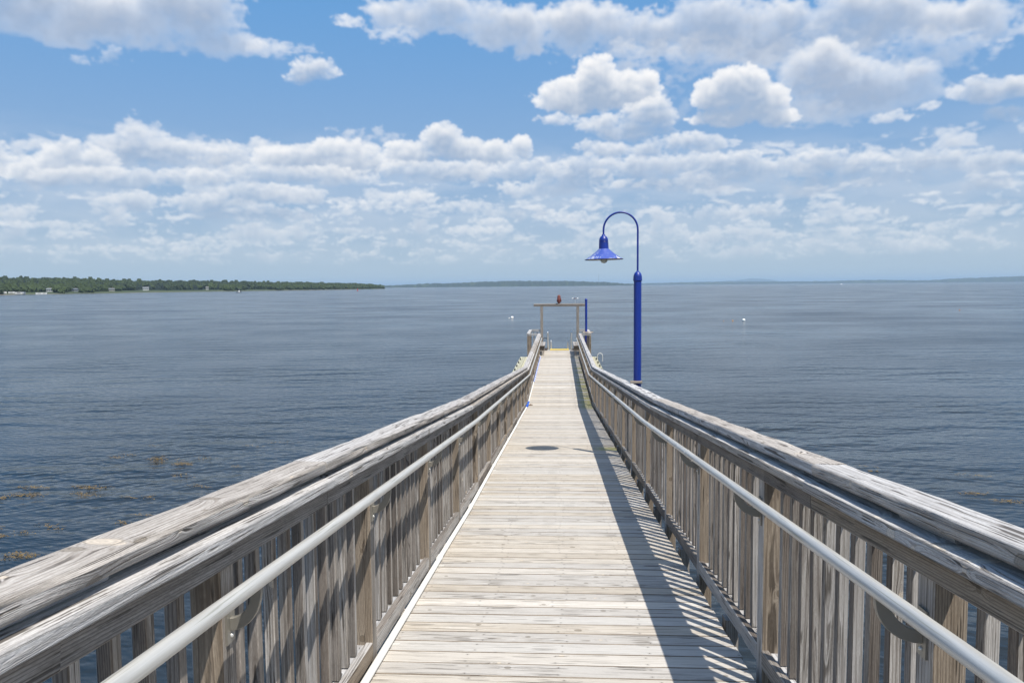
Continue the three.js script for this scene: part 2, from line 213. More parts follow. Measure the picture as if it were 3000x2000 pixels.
// A board: length along x, thickness along y, width along z; its long edges are eased. Every face wears its own strip of the sheet.
function board(L, w, t, sheet, strip, { ease = 0.004, u0 = 0, flip = false, sides = -1 } = {}) {
  const a = w / 2, b = t / 2, c = ease, P = [[-a + c, b], [a - c, b], [a, b - c], [a, -b + c], [a - c, -b], [-a + c, -b], [-a, -b + c], [-a, b - c]];
  const N = [[0, 1], [0.707, 0.707], [1, 0], [0.707, -0.707], [0, -1], [-0.707, -0.707], [-1, 0], [-0.707, 0.707]];
  const pos = [], nor = [], uv = [], idx = [];
  const vv = (st, d) => { const s = ((st % sheet.strips) + sheet.strips) % sheet.strips; return (s * sheet.hs + 2 + (sheet.hs - 5) * Math.min(1, Math.max(0, d / sheet.stripW))) / sheet.H; };
  const uu = (x) => (flip ? u0 + (L / 2 - x) : u0 + (x + L / 2)) / sheet.len;
  for (let k = 0; k < 8; k++) {
    const A = P[k], B = P[(k + 1) % 8], side = k >> 1, n = N[k], i = pos.length / 3;
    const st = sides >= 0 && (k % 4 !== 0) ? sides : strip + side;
    const d = (p) => (side === 0 ? p[0] + a : side === 1 ? b - p[1] : side === 2 ? a - p[0] : p[1] + b);
    for (const [p, x] of [[A, -L / 2], [B, -L / 2], [B, L / 2], [A, L / 2]]) { pos.push(x, p[1], p[0]); nor.push(0, n[1], n[0]); uv.push(uu(x), vv(st, d(p))); }
    idx.push(i, i + 1, i + 2, i, i + 2, i + 3);
  }
  for (const e of [-1, 1]) {
    const i = pos.length / 3;
    for (const p of P) { pos.push(e * L / 2, p[1], p[0]); nor.push(e, 0, 0); uv.push(uu(p[1] * 0.3), vv(strip + 5, p[0] + a)); }
    for (let k = 1; k < 7; k++) e > 0 ? idx.push(i, i + k, i + k + 1) : idx.push(i, i + k + 1, i + k);
  }
  const g = new THREE.BufferGeometry();
  g.setAttribute('position', new THREE.Float32BufferAttribute(pos, 3)); g.setAttribute('normal', new THREE.Float32BufferAttribute(nor, 3)); g.setAttribute('uv', new THREE.Float32BufferAttribute(uv, 2)); g.setIndex(idx);
  // make the winding agree with the normals
  const p = g.attributes.position, n = g.attributes.normal, ix = g.index.array, va = V3(), vb = V3(), vc = V3();
  for (let k = 0; k < ix.length; k += 3) { va.fromBufferAttribute(p, ix[k]); vb.fromBufferAttribute(p, ix[k + 1]); vc.fromBufferAttribute(p, ix[k + 2]); const f = vb.clone().sub(va).cross(vc.clone().sub(va)); if (f.dot(V3().fromBufferAttribute(n, ix[k])) < 0) { const q = ix[k + 1]; ix[k + 1] = ix[k + 2]; ix[k + 2] = q; } }
  return g;
}
// A timber whose edges are worn round and uneven: same axes as board()
function wornTimber(L, w, t, sheet, strip, seed, { round = 0.014, rough = 0.003, step = 0.1, bow = 0 } = {}) {
  const prof = [], a = w / 2, b = t / 2, r = Math.min(round, b * 0.95), corner = (cz, cy, f) => { for (let k = 0; k <= 3; k++) { const q = f + k / 3 * Math.PI / 2; prof.push([cz + Math.cos(q) * r, cy + Math.sin(q) * r]); } };
  corner(a - r, b - r, 0); prof.push([a * 0.33, b], [-a * 0.33, b]); corner(-a + r, b - r, Math.PI / 2); corner(-a + r, -b + r, Math.PI); corner(a - r, -b + r, Math.PI * 1.5);
  const n = prof.length, m = Math.max(2, Math.round(L / step)), pos = [], uv = [], idx = [];
  for (let i = 0; i <= m; i++) {
    const x = -L / 2 + L * i / m, sag = bow * (1 - Math.pow(2 * i / m - 1, 2));
    for (let j = 0; j <= n; j++) {
      const [z, y] = prof[j % n], q = j % n, dn = (vn(x * 3.1 + seed * 5, q * 0.45 + seed) - 0.5) * rough * 2 + (vn(x * 9 + seed, q * 1.3) - 0.5) * rough, len = Math.hypot(z, y);
      const upper = y > 0 ? 1 : 0.5;
      pos.push(x, y + dn * upper * (y / len) + sag, z + dn * upper * 1.4 * (z / len));
      const along_ = j / n; // round the section, over three neighbouring strips
      const s = (((strip + Math.floor(along_ * 2.999)) % sheet.strips) + sheet.strips) % sheet.strips, d = (along_ * 2.999) % 1;
      uv.push((x + L / 2) / sheet.len, 0); uv[uv.length - 1] = (strip % (sheet.strips - 3)) * sheet.hs / sheet.H + along_ * (2 * (w + t)) / sheet.stripW * sheet.hs / sheet.H * 0.98 + 0.002;
    }
  }
  for (let i = 0; i < m; i++) for (let j = 0; j < n; j++) { const p = i * (n + 1) + j, q = p + n + 1; idx.push(p, p + 1, q, p + 1, q + 1, q); }
  for (const e of [0, m]) {                          // ends
    const base = pos.length / 3, x = -L / 2 + L * e / m; pos.push(x, 0, 0); uv.push(0.4, 0.5);
    for (let j = 0; j <= n; j++) { const k = (e * (n + 1) + j) * 3; pos.push(pos[k], pos[k + 1], pos[k + 2]); uv.push(0.4 + pos[k + 1] * 0.2, 0.5 + pos[k + 2] * 0.4); }
    for (let j = 0; j < n; j++) e ? idx.push(base, base + 1 + j, base + 2 + j) : idx.push(base, base + 2 + j, base + 1 + j);
  }
  const g = new THREE.BufferGeometry(); g.setAttribute('position', new THREE.Float32BufferAttribute(pos, 3)); g.setAttribute('uv', new THREE.Float32BufferAttribute(uv, 2)); g.setIndex(idx); g.computeVertexNormals();
  // flip if inside out
  const nn = g.attributes.normal, pp = g.attributes.position; let s = 0; for (let k = 0; k < n; k++) s += nn.getY(k) * pp.getY(k) + nn.getZ(k) * pp.getZ(k);
  if (s < 0) { const ix = g.index.array; for (let k = 0; k < ix.length; k += 3) { const q = ix[k]; ix[k] = ix[k + 1]; ix[k + 1] = q; } g.computeVertexNormals(); }
  return g;
}
const paint = (c, rough = 0.5, metal = 0, extra = {}) => new THREE.MeshPhysicalMaterial({ color: c, roughness: rough, metalness: metal, ...extra });
const rgb = (r, g, b) => new THREE.Color().setRGB(r, g, b);

// ------------------------------------------------------------------ water
function waveField(N, waves) {                        // waves: [i, j, amplitude, phase], i and j whole cycles over the tile
  const h = new Float32Array(N * N);
  for (const [i, j, a, p] of waves) {
    const cx = new Float32Array(N), sx = new Float32Array(N), cy = new Float32Array(N), sy = new Float32Array(N);
    for (let x = 0; x < N; x++) { const q = 2 * Math.PI * i * x / N + p; cx[x] = Math.cos(q); sx[x] = Math.sin(q); const r = 2 * Math.PI * j * x / N; cy[x] = Math.cos(r); sy[x] = Math.sin(r); }
    for (let y = 0; y < N; y++) { const c = cy[y] * a, s = sy[y] * a, o = y * N; for (let x = 0; x < N; x++) h[o + x] += cx[x] * c - sx[x] * s; }
  }
  return h;
}
function spectrum(T, count, l0, l1, dir, spread, slope, seed) {
  const r = mulberry(seed), out = []; let sum = 0;
  for (let n = 0; n < count; n++) {
    const l = l0 * Math.pow(l1 / l0, r()), a = dir + (r() + r() + r() - 1.5) / 1.5 * spread, i = Math.round(Math.cos(a) * T / l), j = Math.round(Math.sin(a) * T / l);
    if (!i && !j) continue;
    const k = 2 * Math.PI * Math.hypot(i, j) / T, s = 0.5 + r(); out.push([i, j, s / k, r() * 6.28]); sum += s * s / 2;
  }
  const f = slope / Math.sqrt(sum); for (const w of out) w[2] *= f; return out;
}
const WAVE_T = 41, RIP_T = 6.7, WN = 1024;
const swell = waveField(WN, [...spectrum(WAVE_T, 70, 0.45, 4.2, 1.8, 1.25, 0.06, 5), ...spectrum(WAVE_T, 40, 0.25, 0.7, 1.8, 1.6, 0.06, 6)]);
{ const m = waveField(WN, spectrum(WAVE_T, 24, 6, 21, 1.6, 3.1, 0.05, 71)); let q = 0; for (const v of m) q += v * v; q = Math.sqrt(q / m.length); for (let i = 0; i < swell.length; i++) swell[i] *= Math.max(0.25, 1 + 0.4 * m[i] / q); }
let lo = 1e9, hi = -1e9; for (const v of swell) { if (v < lo) lo = v; if (v > hi) hi = v; }
const bumpData = new Float32Array(WN * WN * 4); for (let i = 0; i < WN * WN; i++) { const v = (swell[i] - lo) / (hi - lo); bumpData[i * 4] = bumpData[i * 4 + 1] = bumpData[i * 4 + 2] = v; bumpData[i * 4 + 3] = 1; }
const rip = waveField(WN, spectrum(RIP_T, 70, 0.07, 0.42, 1.3, 1.3, 0.06, 9)), ripData = new Float32Array(WN * WN * 4);
for (let y = 0; y < WN; y++) for (let x = 0; x < WN; x++) {
  const px = RIP_T / WN, dx = (rip[y * WN + (x + 1) % WN] - rip[y * WN + (x + WN - 1) % WN]) / (2 * px), dy = (rip[((y + 1) % WN) * WN + x] - rip[((y + WN - 1) % WN) * WN + x]) / (2 * px), l = Math.hypot(dx, dy, 1), o = (y * WN + x) * 4;
  ripData[o] = 0.5 - dx / l / 2; ripData[o + 1] = 0.5 - dy / l / 2; ripData[o + 2] = 0.5 + 0.5 / l; ripData[o + 3] = 1;
}
// wind-ruffled and calmer patches, in streaks tens of metres long
const windData = new Float32Array(512 * 512 * 4); for (let y = 0; y < 512; y++) for (let x = 0; x < 512; x++) { const px = (a) => a / 512 * 16, e = Math.min(1, (512 - y) / 64) , f = Math.min(1, (512 - x) / 64), q = (X, Y) => fbm(X * 0.55 + 2, Y * 1.1, 5); const n = q(px(x), px(y)) * e * f + q(px(x - 512), px(y)) * e * (1 - f) + q(px(x), px(y - 512)) * (1 - e) * f + q(px(x - 512), px(y - 512)) * (1 - e) * (1 - f), v = Math.max(0.08, Math.min(0.3, 0.17 + n * 0.24)), o = (y * 512 + x) * 4; windData[o] = windData[o + 1] = windData[o + 2] = v; windData[o + 3] = 1; }
const tex = (d, n, T) => { const t = new THREE.DataTexture(d, n, n, THREE.RGBAFormat, THREE.FloatType); t.wrapS = t.wrapT = THREE.RepeatWrapping; t.magFilter = t.minFilter = THREE.LinearFilter; t.repeat.set(1 / T, 1 / T); t.needsUpdate = true; return t; };
const waterMat = new THREE.MeshPhysicalMaterial({ color: rgb(0.012, 0.018, 0.023), roughness: 1, roughnessMap: tex(windData, 512, 310), ior: 1.333, bumpMap: tex(bumpData, WN, WAVE_T), bumpScale: hi - lo, normalMap: tex(ripData, WN, RIP_T) });
{
  const cuts = [0]; for (let d = 4; d < 42000; d *= 1.5) cuts.push(d); cuts.push(42000);
  const line = [...cuts.slice(1).reverse().map((v) => -v), ...cuts], pos = [], uv = [], nor = [], idx = [], n = line.length;
  for (const z of line) for (const x of line) { pos.push(x, 0, z); uv.push(x, -z); nor.push(0, 1, 0); }
  for (let j = 0; j < n - 1; j++) for (let i = 0; i < n - 1; i++) { const a = j * n + i, b = a + n; idx.push(a, b, a + 1, a + 1, b, b + 1); }
  const g = new THREE.BufferGeometry(); g.setAttribute('position', new THREE.Float32BufferAttribute(pos, 3)); g.setAttribute('uv', new THREE.Float32BufferAttribute(uv, 2)); g.setAttribute('normal', new THREE.Float32BufferAttribute(nor, 3)); g.setIndex(idx);
  structure('water', g, waterMat);
}
console.log('water', performance.now() | 0);

// ------------------------------------------------------------------ wooded headland on the left
const SHORE = [[-1500, 300], [-1080, -300], [-860, -640], [-712, -942], [-704, -1149], [-672, -1367], [-655, -1600], [-590, -1790], [-548, -2150], [-540, -2330], [-560, -2440], [-640, -2530], [-900, -2600], [-1500, -2700]];
const shoreCurve = new THREE.CatmullRomCurve3(SHORE.map(([x, z]) => V3(x, 0, z)), false, 'centripetal');
const SN = 400, shorePts = shoreCurve.getSpacedPoints(SN);
function shoreDistance(x, z) {                          // metres inland (positive) and position along the shore 0..1
  let best = 1e12, bi = 0; for (let i = 0; i <= SN; i++) { const p = shorePts[i], d = (p.x - x) * (p.x - x) + (p.z - z) * (p.z - z); if (d < best) { best = d; bi = i; } }
  const a = shorePts[Math.max(0, bi - 1)], b = shorePts[Math.min(SN, bi + 1)], side = (b.x - a.x) * (z - a.z) - (b.z - a.z) * (x - a.x);
  return [Math.sqrt(best) * (side < 0 ? 1 : -1), bi / SN];
}
function landHeight(t, s, x, z) {
  if (t < 0) return -0.6;
  const tip = 1 - 0.72 * sstep(-1500, -2250, z);
  return 0.9 * sstep(0, 6, t) + 2.2 * sstep(6, 26, t) + ((13 + 5 * sstep(-1500, -900, z)) * sstep(40, 460, t) + 7 * fbm(x * 0.004, z * 0.004, 3) * sstep(20, 150, t)) * tip;
}
{
  const nx = 110, nz = 150, x0 = -1750, x1 = -520, z0 = -2760, z1 = 100, pos = [], col = [], idx = [];
  for (let j = 0; j <= nz; j++) for (let i = 0; i <= nx; i++) {
    const x = x0 + (x1 - x0) * Math.pow(i / nx, 0.6), z = z0 + (z1 - z0) * j / nz, [t, s] = shoreDistance(x, z); pos.push(x, landHeight(t, s, x, z), z);
    const n = vn(x * 0.02, z * 0.02), sand = 1 - sstep(3.5, 7, t + n * 4); col.push(mix(0.028 + n * 0.02, 0.20, sand), mix(0.046 + n * 0.02, 0.17, sand), mix(0.018, 0.125, sand));
    if (i < nx && j < nz) { const a = j * (nx + 1) + i, b = a + nx + 1; idx.push(a, b, a + 1, a + 1, b, b + 1); }
  }
  const g = new THREE.BufferGeometry(); g.setAttribute('position', new THREE.Float32BufferAttribute(pos, 3)); g.setAttribute('color', new THREE.Float32BufferAttribute(col, 3)); g.setIndex(idx); g.computeVertexNormals();
  structure('headland', g, new THREE.MeshStandardMaterial({ vertexColors: true, roughness: 1 }));
}
const at = (az, r) => [r * Math.sin(az * Math.PI / 180), -r * Math.cos(az * Math.PI / 180)];
const ground = (x, z) => { const [t, s] = shoreDistance(x, z); return landHeight(t, s, x, z); };
// open ground: [azimuth, distance, half width along the shore, how far inland it reaches from the shore]
const HOUSES = [ // azimuth, distance, width, depth, wall height, turn, wall, roof
  [-28.95, 1580, 10, 7, 4.2, 0.5, 0xaeb0ae, 0x6d7276, 'white two-storey house with pale grey roof above the meadow'],
  [-34.55, 1320, 8, 6, 3.6, 0.9, 0xa9adb0, 0x6d7478, 'grey gabled house nearest the campers on the left shore'],
  [-34.0, 1480, 9, 7, 4, 0.3, 0x9aa3a8, 0x757d84, 'grey roofed house higher up among the left shore trees'],
  [-33.1, 1340, 7, 6, 3, 1.2, 0x7f8588, 0x565d63, 'small dark grey cottage at the waterline trees'],
  [-31.0, 1400, 8, 6, 3, 0.7, 0x8b8a80, 0x5c6063, 'low brown grey cottage between trees and beach'],
  [-25.1, 1700, 5, 5, 5, 0.2, 0x9f9e98, 0x73736f, 'small white tower-like house at the meadow edge'],
];
const MEADOWS = [[-27.6, 3.2, 95], [-22.0, 0.9, 60], [-29.0, 1.4, 130], [-35.9, 1.6, 26]];
{
  const rnd = mulberry(909), leafy = [], conifer = [];
  // crowns: a lumpy mass of leaf clumps
  function crown(seed) {
    const parts = [], r = mulberry(seed), n = 11;
    for (let i = 0; i < n; i++) {
      const g = new THREE.IcosahedronGeometry(0.36 + r() * 0.2, 1), a = r() * 6.28, e = Math.acos(1 - 1.5 * r()), q = 0.35 + 0.3 * r();
      const p = g.attributes.position; for (let k = 0; k < p.count; k++) { const x = p.getX(k), y = p.getY(k), z = p.getZ(k), f = 1 + 0.9 * (vn(x * 9 + seed + i, y * 9 + z * 7) - 0.5); p.setXYZ(k, x * f, y * f * 0.85, z * f); }
      g.translate(Math.cos(a) * Math.sin(e) * q * 1.2, 0.55 + Math.cos(e) * q, Math.sin(a) * Math.sin(e) * q * 1.2); parts.push(g);
    }
    const g = mergeGeometries(parts); g.deleteAttribute('uv'); g.computeVertexNormals(); return g;
  }
  function fir(seed) {
    const parts = [], r = mulberry(seed);
    for (let i = 0; i < 7; i++) { const q = i / 7, g = new THREE.ConeGeometry(0.34 * (1 - q) + 0.05, 0.32, 9).toNonIndexed(), p = g.attributes.position; for (let k = 0; k < p.count; k++) { const f = 1 + 0.7 * (vn(p.getX(k) * 17 + seed, p.getZ(k) * 17 + i * 3) - 0.5); p.setX(k, p.getX(k) * f); p.setZ(k, p.getZ(k) * f); } g.translate((r() - 0.5) * 0.03, 0.14 + q * 0.88, (r() - 0.5) * 0.03); parts.push(g); }
    const g = mergeGeometries(parts); g.deleteAttribute('uv'); g.computeVertexNormals(); return g;
  }
  const spots = [];
  for (let tries = 0; tries < 60000 && spots.length < 9000; tries++) {
    const x = -1700 + rnd() * 1180, z = -2700 + rnd() * 2500, az = Math.atan2(x, -z) * 180 / Math.PI; if (az < -46 || az > -12) continue;
    const [t, s] = shoreDistance(x, z); if (t < 7 || t > 620 || rnd() < (t > 260 ? 0.45 : 0)) continue;
    let open = false; const R = Math.hypot(x, z);
    for (const [a, w, d] of MEADOWS) if (Math.abs(az - a) < w * (0.7 + 0.6 * vn(x * 0.02, z * 0.02)) && t < d * (0.6 + 0.8 * vn(x * 0.03 + 9, z * 0.03))) open = true;
    for (const h of HOUSES) if (Math.abs(az - h[0]) < 0.35 && R < h[1] + 10 && R > h[1] - 70) open = true;
    if (open) continue;
    spots.push([x, z, t]);
  }
  const leafMat = new THREE.MeshStandardMaterial({ color: 0xffffff, roughness: 0.95 });
  const groups = [crown(1), crown(2), crown(3), fir(4), fir(5)].map((g) => ({ g, list: [] }));
  for (const [x, z, t] of spots) { const f = vn(x * 0.006 + 3, z * 0.006), con = t > 90 ? rnd() < 0.25 + 0.6 * f : rnd() < 0.06; groups[con ? 3 + (rnd() < 0.5 ? 0 : 1) : Math.floor(rnd() * 3)].list.push([x, z, t, con]); }
  const m4 = new THREE.Matrix4(), c = new THREE.Color();
  for (const [gi, { g, list }] of groups.entries()) {
    const im = new THREE.InstancedMesh(g, leafMat, list.length); im.name = numbered(gi < 3 ? 'broadleaf_wood' : 'conifer_wood'); im.castShadow = im.receiveShadow = true;
    im.userData = { kind: 'stuff', label: ['rounded leafy trees massed on the left headland', 'bushy green trees filling the left headland woods', 'bright green broadleaf trees along the left shore', 'dark pointed conifers on the crest of the left headland', 'dark conifers mixed through the left headland woods'][gi], category: 'woodland' };
    list.forEach(([x, z, t, con], i) => {
      const near = sstep(140, 20, t), hgt = con ? 10 + rnd() * 6 : (7.5 + rnd() * 5) * (1 - 0.3 * near), wid = con ? 11 + rnd() * 5 : hgt * (0.62 + rnd() * 0.25);
      m4.compose(V3(x, ground(x, z) - 0.8, z), new THREE.Quaternion().setFromAxisAngle(V3(0, 1, 0), rnd() * 6.28), V3(wid, hgt, wid)); im.setMatrixAt(i, m4);
      const k = rnd(), d = vn(x * 0.012 + 50, z * 0.012); con ? c.setRGB(0.009 + k * 0.007, 0.019 + k * 0.010, 0.015 + k * 0.006) : c.setRGB(0.009 + d * 0.026 + k * 0.010 + near * 0.008, 0.020 + d * 0.034 + k * 0.013 + near * 0.011, 0.010 + k * 0.007); im.setColorAt(i, c);
    });
    scene.add(im);
  }
  for (const [az, r, w, d, h, turn, wall, roof, label] of HOUSES) {
    const [x, z] = at(az, r), y = ground(x, z), t = thing('house', label, 'house', [x, y - 0.5, z], turn, undefined), wm = paint(wall, 0.8), rm = paint(roof, 0.75);
    part('wall', boxGeo(w, h + 0.5, d, 0, (h + 0.5) / 2, 0), wm, t);
    const s = new THREE.Shape([[-d / 2 - 0.5, 0], [d / 2 + 0.5, 0], [0, d * 0.36]].map((p) => new THREE.Vector2(...p))), rg = new THREE.ExtrudeGeometry(s, { depth: w + 1, bevelEnabled: false }); rg.translate(0, 0, -(w + 1) / 2); rg.rotateY(Math.PI / 2); rg.translate(0, h + 0.52, 0);
    const rf = part('roof', rg, rm, t); part('chimney', boxGeo(0.9, 2.2, 0.9, w * 0.22, h + d * 0.36, 0), paint(0x8a6a5c, 0.9), rf);
    for (let k = -1; k <= 1; k++) part('window', boxGeo(w * 0.12, 1.4, 0.1, k * w * 0.3, h * 0.6 + 0.5, d / 2 + 0.06), paint(0x39424a, 0.2), t);
  }
  const camp = [[-37.0, 1196, 8, 0.2], [-36.55, 1203, 7, -0.3], [-36.2, 1199, 9, 0.5], [-35.9, 1206, 6, 1.2], [-35.1, 1222, 8, 0.3], [-34.8, 1226, 6, -0.2]], notes = ['white camper at the far left end of the beach row', 'second white camper from the left on the beach', 'longest white camper in the left beach row', 'small white camper set end-on in the beach row', 'white camper beside the gap in the beach row', 'rightmost small white camper above the beach'];
  camp.forEach(([az, r, l, turn], i) => {
    const [x, z] = at(az, r), t = thing('camper', notes[i], 'camper', [x, ground(x, z), z], turn + 0.6, 'campers on the left beach'), s = new THREE.Shape([[-l / 2, 0.6], [l / 2, 0.6], [l / 2, 2.7], [l / 2 - 0.5, 3.1], [-l / 2 + 0.3, 3.1], [-l / 2, 2.8]].map((p) => new THREE.Vector2(...p)));
    const g = new THREE.ExtrudeGeometry(s, { depth: 2.4, bevelEnabled: false }); g.translate(0, 0, -1.2); part('body', g, paint(i === 3 ? 0xa9aeb2 : 0xcfcfcb, 0.5), t);
    part('window', boxGeo(l * 0.5, 0.6, 0.06, 0, 2.05, 1.23), paint(0x3a4048, 0.2), t); for (const q of [-0.4, 0.4]) { const wg = new THREE.CylinderGeometry(0.36, 0.36, 2.2, 14); wg.rotateX(Math.PI / 2); wg.translate(q, 0.36, 0); part('wheel', wg, paint(0x1c1c1c, 0.9), t); }
  });
}
console.log('headland', performance.now() | 0);

// ------------------------------------------------------------------ low shores across the bay and a far mountain
function farLand(name, profile, dist, depth, color, rough, seed) {  // profile: [azimuth, height in metres]
  const n = 420, rows = 7, a0 = profile[0][0], a1 = profile[profile.length - 1][0], pos = [], col = [], idx = [];
  const hAt = (a) => { for (let i = 1; i < profile.length; i++) if (a <= profile[i][0]) { const [pa, ph] = profile[i - 1], [qa, qh] = profile[i]; let t = (a - pa) / (qa - pa); t = t * t * (3 - 2 * t); return mix(ph, qh, t); } return profile[profile.length - 1][1]; };
  for (let j = 0; j <= rows; j++) for (let i = 0; i <= n; i++) {
    const a = a0 + (a1 - a0) * i / n, q = j / rows, r = dist + depth * q, [x, z] = at(a, r), prof = j === 0 ? -3 : hAt(a) * Math.sin(Math.min(1, 0.12 + q * 1.25) * Math.PI * 0.5) + (q > 0.85 ? -hAt(a) * 0.5 : 0);
    const tree = j === 0 ? 0 : (vn(a * rough, q * 9 + seed) - 0.5) * 11 * Math.min(1, hAt(a) / 20) + (vn(a * rough * 0.23, seed + j) - 0.5) * 9;
    pos.push(x, Math.max(j === 0 ? -3 : 0.5, prof + tree), z);
    const f = vn(a * 3.1 + seed, q * 4), field = sstep(0.62, 0.72, f) * (q < 0.7 ? 1 : 0), k = vn(a * rough * 0.7 + 5, q * 11 + seed);
    col.push(mix(color[0] * (0.7 + 0.6 * k), 0.038, field), mix(color[1] * (0.7 + 0.6 * k), 0.056, field), mix(color[2] * (0.7 + 0.6 * k), 0.030, field));
    if (i < n && j < rows) { const p = j * (n + 1) + i, b = p + n + 1; idx.push(p, p + 1, b, p + 1, b + 1, b); }
  }
  const g = new THREE.BufferGeometry(); g.setAttribute('position', new THREE.Float32BufferAttribute(pos, 3)); g.setAttribute('color', new THREE.Float32BufferAttribute(col, 3)); g.setIndex(idx); g.computeVertexNormals();
  return structure(name, g, new THREE.MeshStandardMaterial({ vertexColors: true, roughness: 1 }));
}
farLand('far_shore', [[-20, 14], [-13.5, 17], [-8.5, 33], [-3.5, 48], [0.3, 44], [3.1, 33], [5.0, 14], [5.9, 0]], 6200, 900, [0.020, 0.034, 0.027], 34, 3);
farLand('far_shore', [[4.0, 24], [5.2, 28], [11.4, 46], [15, 40], [18.3, 38], [21.7, 50], [24.5, 36], [27.4, 64], [30.1, 80], [36, 92], [48, 70]], 12000, 2200, [0.022, 0.036, 0.03], 26, 8);
farLand('mountain', [[10.0, 40], [11.2, 90], [12.6, 128], [13.3, 172], [13.8, 200], [14.4, 188], [15.0, 150], [15.9, 80], [17.2, 40]], 26000, 3500, [0.025, 0.04, 0.04], 8, 12);
{
  const [x, z] = at(2.95, 6500), t = thing('radio_mast', 'thin radio mast standing on the far shore ridge', 'mast', [x, 30, z]), m = paint(0x6f7478, 0.7);
  for (let k = 0; k < 3; k++) { const a = k * 2.094; part('mast_leg', new THREE.CylinderGeometry(0.35, 0.5, 70, 6), m, t, [Math.cos(a) * 1.1, 35, Math.sin(a) * 1.1]); }
  for (let k = 0; k < 9; k++) part('cross_brace', new THREE.TorusGeometry(1.1, 0.2, 5, 3), m, t, [0, 4 + k * 8, 0], [Math.PI / 2, 0, 0.5]);
}
scene.fog = new THREE.FogExp2(new THREE.Color().setRGB(0.56, 0.78, 1.0), 0.00006);

// ------------------------------------------------------------------ the pier: a ramp going down to a level walkway and an end platform
const KNEE = 7.65, FOOT = 21.8, END = 37.1, TIP = 40.5;
const drop = (d) => (d < KNEE ? 1.51 + 0.0978 * d : d < FOOT ? 2.258 + 0.0828 * (d - KNEE) : 3.43);
const P = (x, d, h = 0) => V3(x, EYE - drop(d) + h, -d);
const rnd = mulberry(4242);
const pier = thing('pier', 'weathered wooden boardwalk pier sloping down to a level walkway over the water', 'pier');
{
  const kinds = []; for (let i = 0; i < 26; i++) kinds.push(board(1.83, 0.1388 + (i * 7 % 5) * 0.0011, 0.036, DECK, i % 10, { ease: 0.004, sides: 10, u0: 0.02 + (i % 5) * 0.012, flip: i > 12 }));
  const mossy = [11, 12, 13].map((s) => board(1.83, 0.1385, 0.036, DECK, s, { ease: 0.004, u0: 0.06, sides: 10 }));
  const pitch = 0.1462; let last = -1;
  for (let d = -1.3; d < END - 0.05; d += pitch) {
    let k = Math.floor(rnd() * kinds.length); if (k === last) k = (k + 7) % kinds.length; last = k;
    const green = (d > 12.05 && d < 12.5) || (d > 20.5 && d < 28 && rnd() < 0.75) || (d > 28 && rnd() < 0.3);
    const g = green ? mossy[Math.floor(rnd() * 3)] : kinds[k], m = part('deck_board', g, M.deck, pier), j = (rnd() - 0.5) * 0.012, w = (rnd() - 0.5) * 0.004;
    const x0 = -0.915 + j, x1 = 0.915 + j, y = -0.018 + (rnd() - 0.5) * 0.003;
    along(m, P(x0, d + pitch / 2 + w, y), P(x1, d + pitch / 2 - w, y + (rnd() - 0.5) * 0.003), V3(0, 1, d < FOOT - 0.07 ? -0.09 * (d < KNEE ? 1.08 : 0.92) : 0));
  }
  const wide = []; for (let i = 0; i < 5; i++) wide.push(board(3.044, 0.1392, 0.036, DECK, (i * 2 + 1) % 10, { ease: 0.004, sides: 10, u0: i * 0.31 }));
  for (let d = END + 0.02; d < TIP - 0.1; d += pitch) along(part('deck_board', wide[Math.floor(rnd() * 5)], M.deck, pier), P(-1.522, d + pitch / 2, -0.005 + (rnd() - 0.5) * 0.003), P(1.522, d + pitch / 2, -0.005 + (rnd() - 0.5) * 0.003));
  // stringers and piles under the deck
  for (const x of [-0.8, -0.27, 0.27, 0.8]) for (const [a, b] of [[-1.3, KNEE], [KNEE, FOOT], [FOOT, END]]) along(part('stringer', board(Math.hypot(b - a, drop(b) - drop(a)), 0.075, 0.29, STAVE, Math.floor(rnd() * 18)), M.stave, pier), P(x, a, -0.183), P(x, b, -0.183));
  for (const x of [-1.42, -0.5, 0.5, 1.42]) along(part('stringer', board(TIP - END, 0.075, 0.25, STAVE, 3), M.stave, pier), P(x, END, -0.15), P(x, TIP, -0.15));
  const pile = new THREE.CylinderGeometry(0.15, 0.17, 8, 14);
  for (const d of [1.2, 6.4, 11.6, 16.6, 21.7, 26.8, 31.8, 36.6, 40.1]) {
    for (const x of d > 37.2 ? [-1.25, 1.25] : [-0.62, 0.62]) part('pile', pile, M.stave, pier, [x, EYE - drop(d) - 0.62 - 4, -d]);
    along(part('cross_beam', board(d > 37.2 ? 3.0 : 1.9, 0.24, 0.24, STAVE, 5), M.stave, pier), P(d > 37.2 ? -1.5 : -0.95, d, -0.46), P(d > 37.2 ? 1.5 : 0.95, d, -0.46), V3(0, 1, 0));
  }
}

